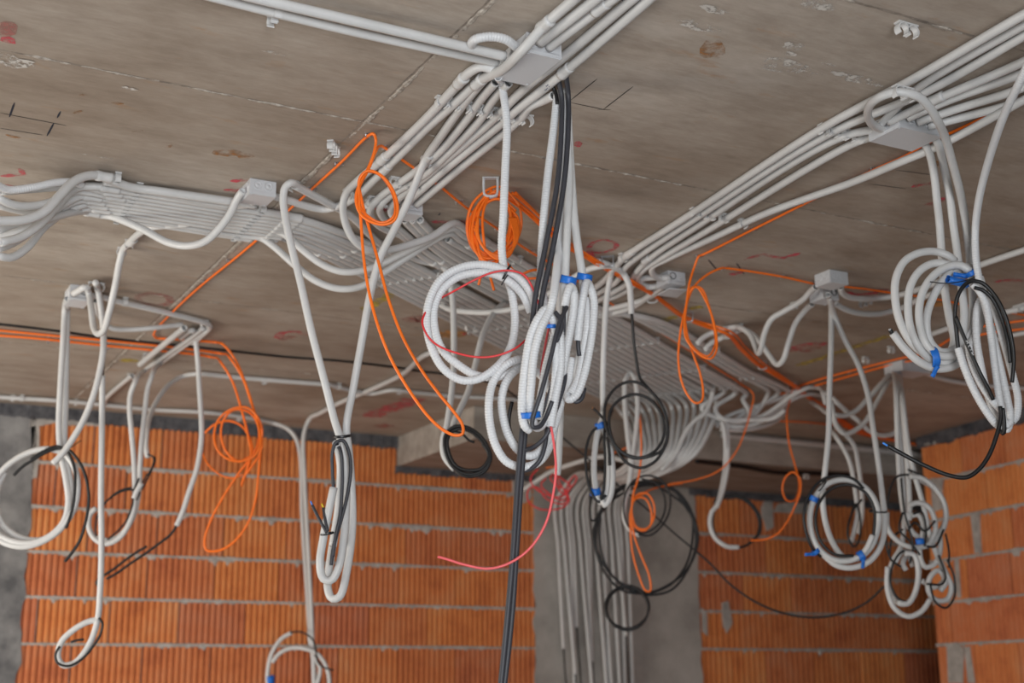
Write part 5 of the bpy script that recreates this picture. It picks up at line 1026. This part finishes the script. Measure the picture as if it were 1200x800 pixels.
# ================================================================== LEFT BACKGROUND
LB = 'thin conduits of the far left boxes'
GLB = 5.2
cond('conduit', 'conduit hanging from two clips under the left run and swinging up into the cream box', LB, hollow=False, segs=[C(222, 262), C(200, 264), C(178, 266), C(164, 273), C(150, 286), C(144, 293, .02), (140, 308, 4.5), (135, 335, 4.58), (128, 366), (122, 386, 4.7), (115, 391), (110, 384), (107, 362), (104, 343, 4.9), C(100, 336, .035), C(93, 340, .04), C(86, 344, .045)], r=.0122, couplings=((155, 282.5, .016, 165, 272),))
clip(152, 281, 1, 'white clip on the conduit under the left run, upper of two', dirv=(R0+F0*.2).normalized()); clip(143, 290, 1, 'white clip on the conduit under the left run, lower of two', dirv=(R0+F0*.2).normalized())
cond('conduit', 'conduit curving down from the cream box to a cut end above the left coil', LB, hollow=False, segs=[C(112, 331, .03), (115, 340, 5.0), (119, 365, 5.0), (121, 385, 5.05), (121, 410), (117, 435), (110, 462), (98, 492), (84, 516), (71, 534), (62, 543)], r=.0122)
clip(113, 331, 2, 'white plate clip beside the cream box at far left', dirv=AD)
o = tube('conduit', [(120, 440, 5.1), (119.5, 500, 5.12), (118.5, 580), (119, 640), (117.5, 690), (114, 728), (104, 756), (88, 776), (74, 779), (68, 770), (72, 752), (86, 738), (104, 728), (116, 726)], .0115, n=12, label='straight thin conduit at left ending in a small loop near the bottom edge', cat='conduit')
tube('cable', [C(122, 430, .01), (121, 436, 5.1), (120, 445, 5.1)], .004, BLK, o, n=6)
tube('cable', [(116, 724, 5.08), (120, 730), (118, 742), (110, 756), (96, 772), (80, 780), (67, 776), (65, 766), (70, 757)], .0048, BLK, o, n=7); tube('cable', [(83, 752, 5.05), (90, 750), (98, 749)], .0045, BLK, o, n=6)
t = thing('conduit', onz(80, 345), 'large pale conduit coil at the left edge, hanging from the cream box', 'conduit coil')
tube('tube', [C(79, 350, .05), (76, 362, GLB), (74, 400), (71, 450), (69, 500), (71, 530), (77, 560), (80, 590), (74, 612), (58, 628), (36, 636), (12, 633), (-6, 622), (-14, 600), (-12, 575), (2, 552), (20, 537), (40, 528), (58, 526), (74, 531), (86, 545), (91, 566), (88, 592), (76, 614), (58, 630), (32, 640), (8, 637), (-10, 626)], .0118, PVC, t, n=12)
tube('tube', [C(81, 351, .05), (79, 362, GLB+.03), (78, 410), (77, 470), (76, 525), (80, 550), (84, 575), (81, 600), (70, 620), (50, 632), (25, 630), (4, 615), (-4, 595), (-2, 570), (6, 553)], .0118, PVC, t, n=12)
tube('cable', [(16, 557, GLB-.03), (26, 547), (40, 538), (54, 530), (68, 525), (80, 527), (90, 537), (99, 554), (104, 580), (102, 603), (94, 632), (84, 648), (76, 658)], .0062, BLK, t); tube('cable', [(36, 538, GLB-.03), (52, 528), (66, 523), (78, 528), (87, 548), (88, 565), (86, 590), (80, 612), (77, 619)], .006, BLK, t)
tube('wire_end', [(82, 525, GLB+.02), (89, 520), (95, 516)], .002, BLK, t, n=6, hollow=False)
for a, mm in (((78, 354), YEL), ((76, 356), BLU2)): tube('wire', [(a[0]+3, a[1]-8, GLB-.03), (a[0]-1, a[1]-4, GLB-.04), (a[0], a[1]+8, GLB)], .0022, mm, t, n=6)
# far left bracket group
LG = 'conduits meeting at the far left elbow'
cond('conduit', 'thin conduit on the ceiling from the cream box to the far left elbow', LG, [C(104, 346, .03), C(120, 348), C(134, 352), C(194, 366), C(242, 379), C(246, 383, .018), C(241, 389, .02), C(226, 402, .02)], .0118)
cond('conduit', 'short straight conduit with two cut ends below the far left elbow', LG, [C(216, 384, .04), C(200, 397, .04), C(164, 427, .04)], .0135)
GE = 5.75
cond('conduit', 'conduit from the far left elbow bending down to the black wire ring, left one', LG, hollow=False, segs= [C(238, 384, .018), C(226, 394, .02), C(205, 409, .02), C(186, 422, .02), C(170, 434, .025), (159, 446, GE), (153, 462), (152, 480), (154, 505), (157, 540), (158, 570), (158, 590), (152, 612), (140, 630), (124, 637), (110, 630), (104, 616), (106, 602), (113, 595)], r=.0115)
cond('conduit', 'conduit from the far left elbow bending down to the black wire ring, right one', LG, hollow=False, segs= [C(242, 387, .018), C(226, 398, .02), C(205, 413, .02), C(188, 426, .022), (178, 440, GE+.05), (173, 456), (170, 480), (166, 520), (164, 550), (163, 572), (158, 600), (146, 622), (130, 633), (114, 630)], r=.0115)
o = tube('conduit', [C(212, 396, .014), C(225, 387, .025), (229, 396, GE), (232, 425), (234, 458), (236, 490), (236, 515), (231, 548), (222, 575), (214, 600), (207, 616)], .0115, n=12, label='conduit hanging from the far left elbow, black cable bent back at its end', cat='conduit', group=LG)
tube('cable', [(208, 614, GE), (200, 626), (186, 637), (168, 650), (150, 662), (136, 672), (125, 678)], .0058, BLK, o, n=7); tube('cable', [(172, 640, GE), (160, 647), (147, 656), (134, 666), (122, 674), (113, 682), (114, 685), (120, 682)], .0058, BLK, o, n=7)
o = tube('conduit', [C(380, 450), C(340, 447), C(290, 443), C(258, 440), C(232, 438, .02), (214, 441, 6.4), (198, 451, 6.3), (186, 466, 6.2), (177, 484, 6.1), (172, 505, 6.0), (171, 524), (173, 536)], .0118, n=12, label='conduit along the ceiling at left curving down into an arch with a cut end', cat='conduit')
for q in ([(173, 532, 5.95), (180, 536), (178, 548), (170, 560), (164, 572)], [(180, 535, 5.96), (182, 537), (176, 554), (166, 574)], [(160, 574, 5.7), (148, 574), (134, 580), (122, 590), (115, 602), (112, 620), (113, 628)], [(154, 571, 5.7), (140, 575), (126, 586), (118, 596)], [(163, 560, 5.68), (157, 575), (155, 592), (148, 610), (138, 622), (126, 632)], [(164, 576, 5.68), (160, 586)]): tube('cable', q, .0042, BLK, o, n=6)
tube('conduit', [(166, 566, 5.66), (160, 576), (157, 584)], .0115, label='tiny slanted cut conduit end tied in the black wire ring at left', cat='conduit', n=10)
cond('conduit', 'short conduit with a clip running from the hanging bends to the wall line', LG, [C(155, 440, .02), C(140, 452), C(125, 466), C(122, 474)], .0115)
clip(240, 375, 1, 'white clip at the far left elbow', dirv=AD); clip(153, 438, 1, 'white clip at the bend of the short conduit at far left', dirv=AD); clip(172, 414, 1, 'white clip on the short cut conduit at far left', dirv=AD); clip(147, 349, 1, 'white clip on the thin conduit between the cream box and the elbow', dirv=V3(0, 1, 0))
cond('conduit', 'thin pale conduit behind the hanging ones, sagging from the cream box to the elbow', LG, [C(112, 352, .02), (118, 372, 5.3), (130, 384), (150, 386), (180, 384, 5.4), C(214, 380)], .0105)
# wall line and strands dropping down the wall
WL = 'conduits along the top of the brick wall'
GW = (ony(365, 600, YW-.06)-CAMP).dot(F0)
cond('conduit', 'conduit along the top of the left brick wall, its right end bending down the wall', WL, [C(-30, 461), C(0, 465), C(66, 469), C(120, 474), C(183, 480), C(240, 483), C(290, 489), C(322, 496, .02), (338, 503, 7.6), (347, 514, 7.6), (352, 535, 7.6), (354, 600, 7.65), (359, 680, 7.65), (364, 750), (375, 830)], .0118)
cond('conduit', 'long conduit slanting over the ceiling at left centre and bending down the wall', WL, [C(520, 410), C(500, 415), C(472, 438), C(440, 454), C(400, 471), C(375, 484, .02), (362, 492, 7.5), (356, 510, 7.5), (357, 560, 7.5), (361, 640, 7.5), (365, 720), (369, 830)], .0125)
cond('conduit', 'thin conduit across the ceiling above the brick wall, continuing behind the coils', WL, [C(384, 450), C(410, 457), C(435, 461), C(460, 457), C(490, 460), C(530, 464), C(590, 467), C(660, 473)], .011)
for i, (x, y) in enumerate(((15, 463), (26, 463), (89, 468), (310, 443), (280, 487), (397, 449), (468, 455))): clip(x, y, 1, 'small white clip on far left ceiling conduits, '+['at the left edge', 'just right of the left edge', 'left of the hanging conduits', 'right of the orange loop', 'above the wall behind the orange loop', 'left of the narrow loop', 'right of the narrow loop'][i], dirv=V3(0, 1, 0))
GF = 7.45
t = thing('conduit', at(365, 740, GF), 'loose conduit ring before the brick wall, cut by the bottom edge', 'conduit coil')
tube('tube', [(342, 741, GF), (330, 748), (319, 764), (314, 784), (314, 806), (320, 830)], .0118, PVC, t, n=10); tube('tube', [(319, 776, GF), (328, 765), (342, 759), (358, 760), (372, 766), (382, 780), (386, 800), (380, 830)], .0118, PVC, t, n=10); tube('tube', [(362, 738, GF+.05), (363.5, 752), (367, 768), (375, 782), (372, 800), (366, 812)], .0115, PVC, t, n=10)
tube('cable', [(340, 741, GF-.01), (350, 740), (361, 744), (368, 752), (371, 768), (373, 776), (380, 782), (391, 785)], .0052, BLK, t, n=7); bandpx(t, 317, 796, GF, 0, 8, 8, .02, BLUE, 'tape_band')
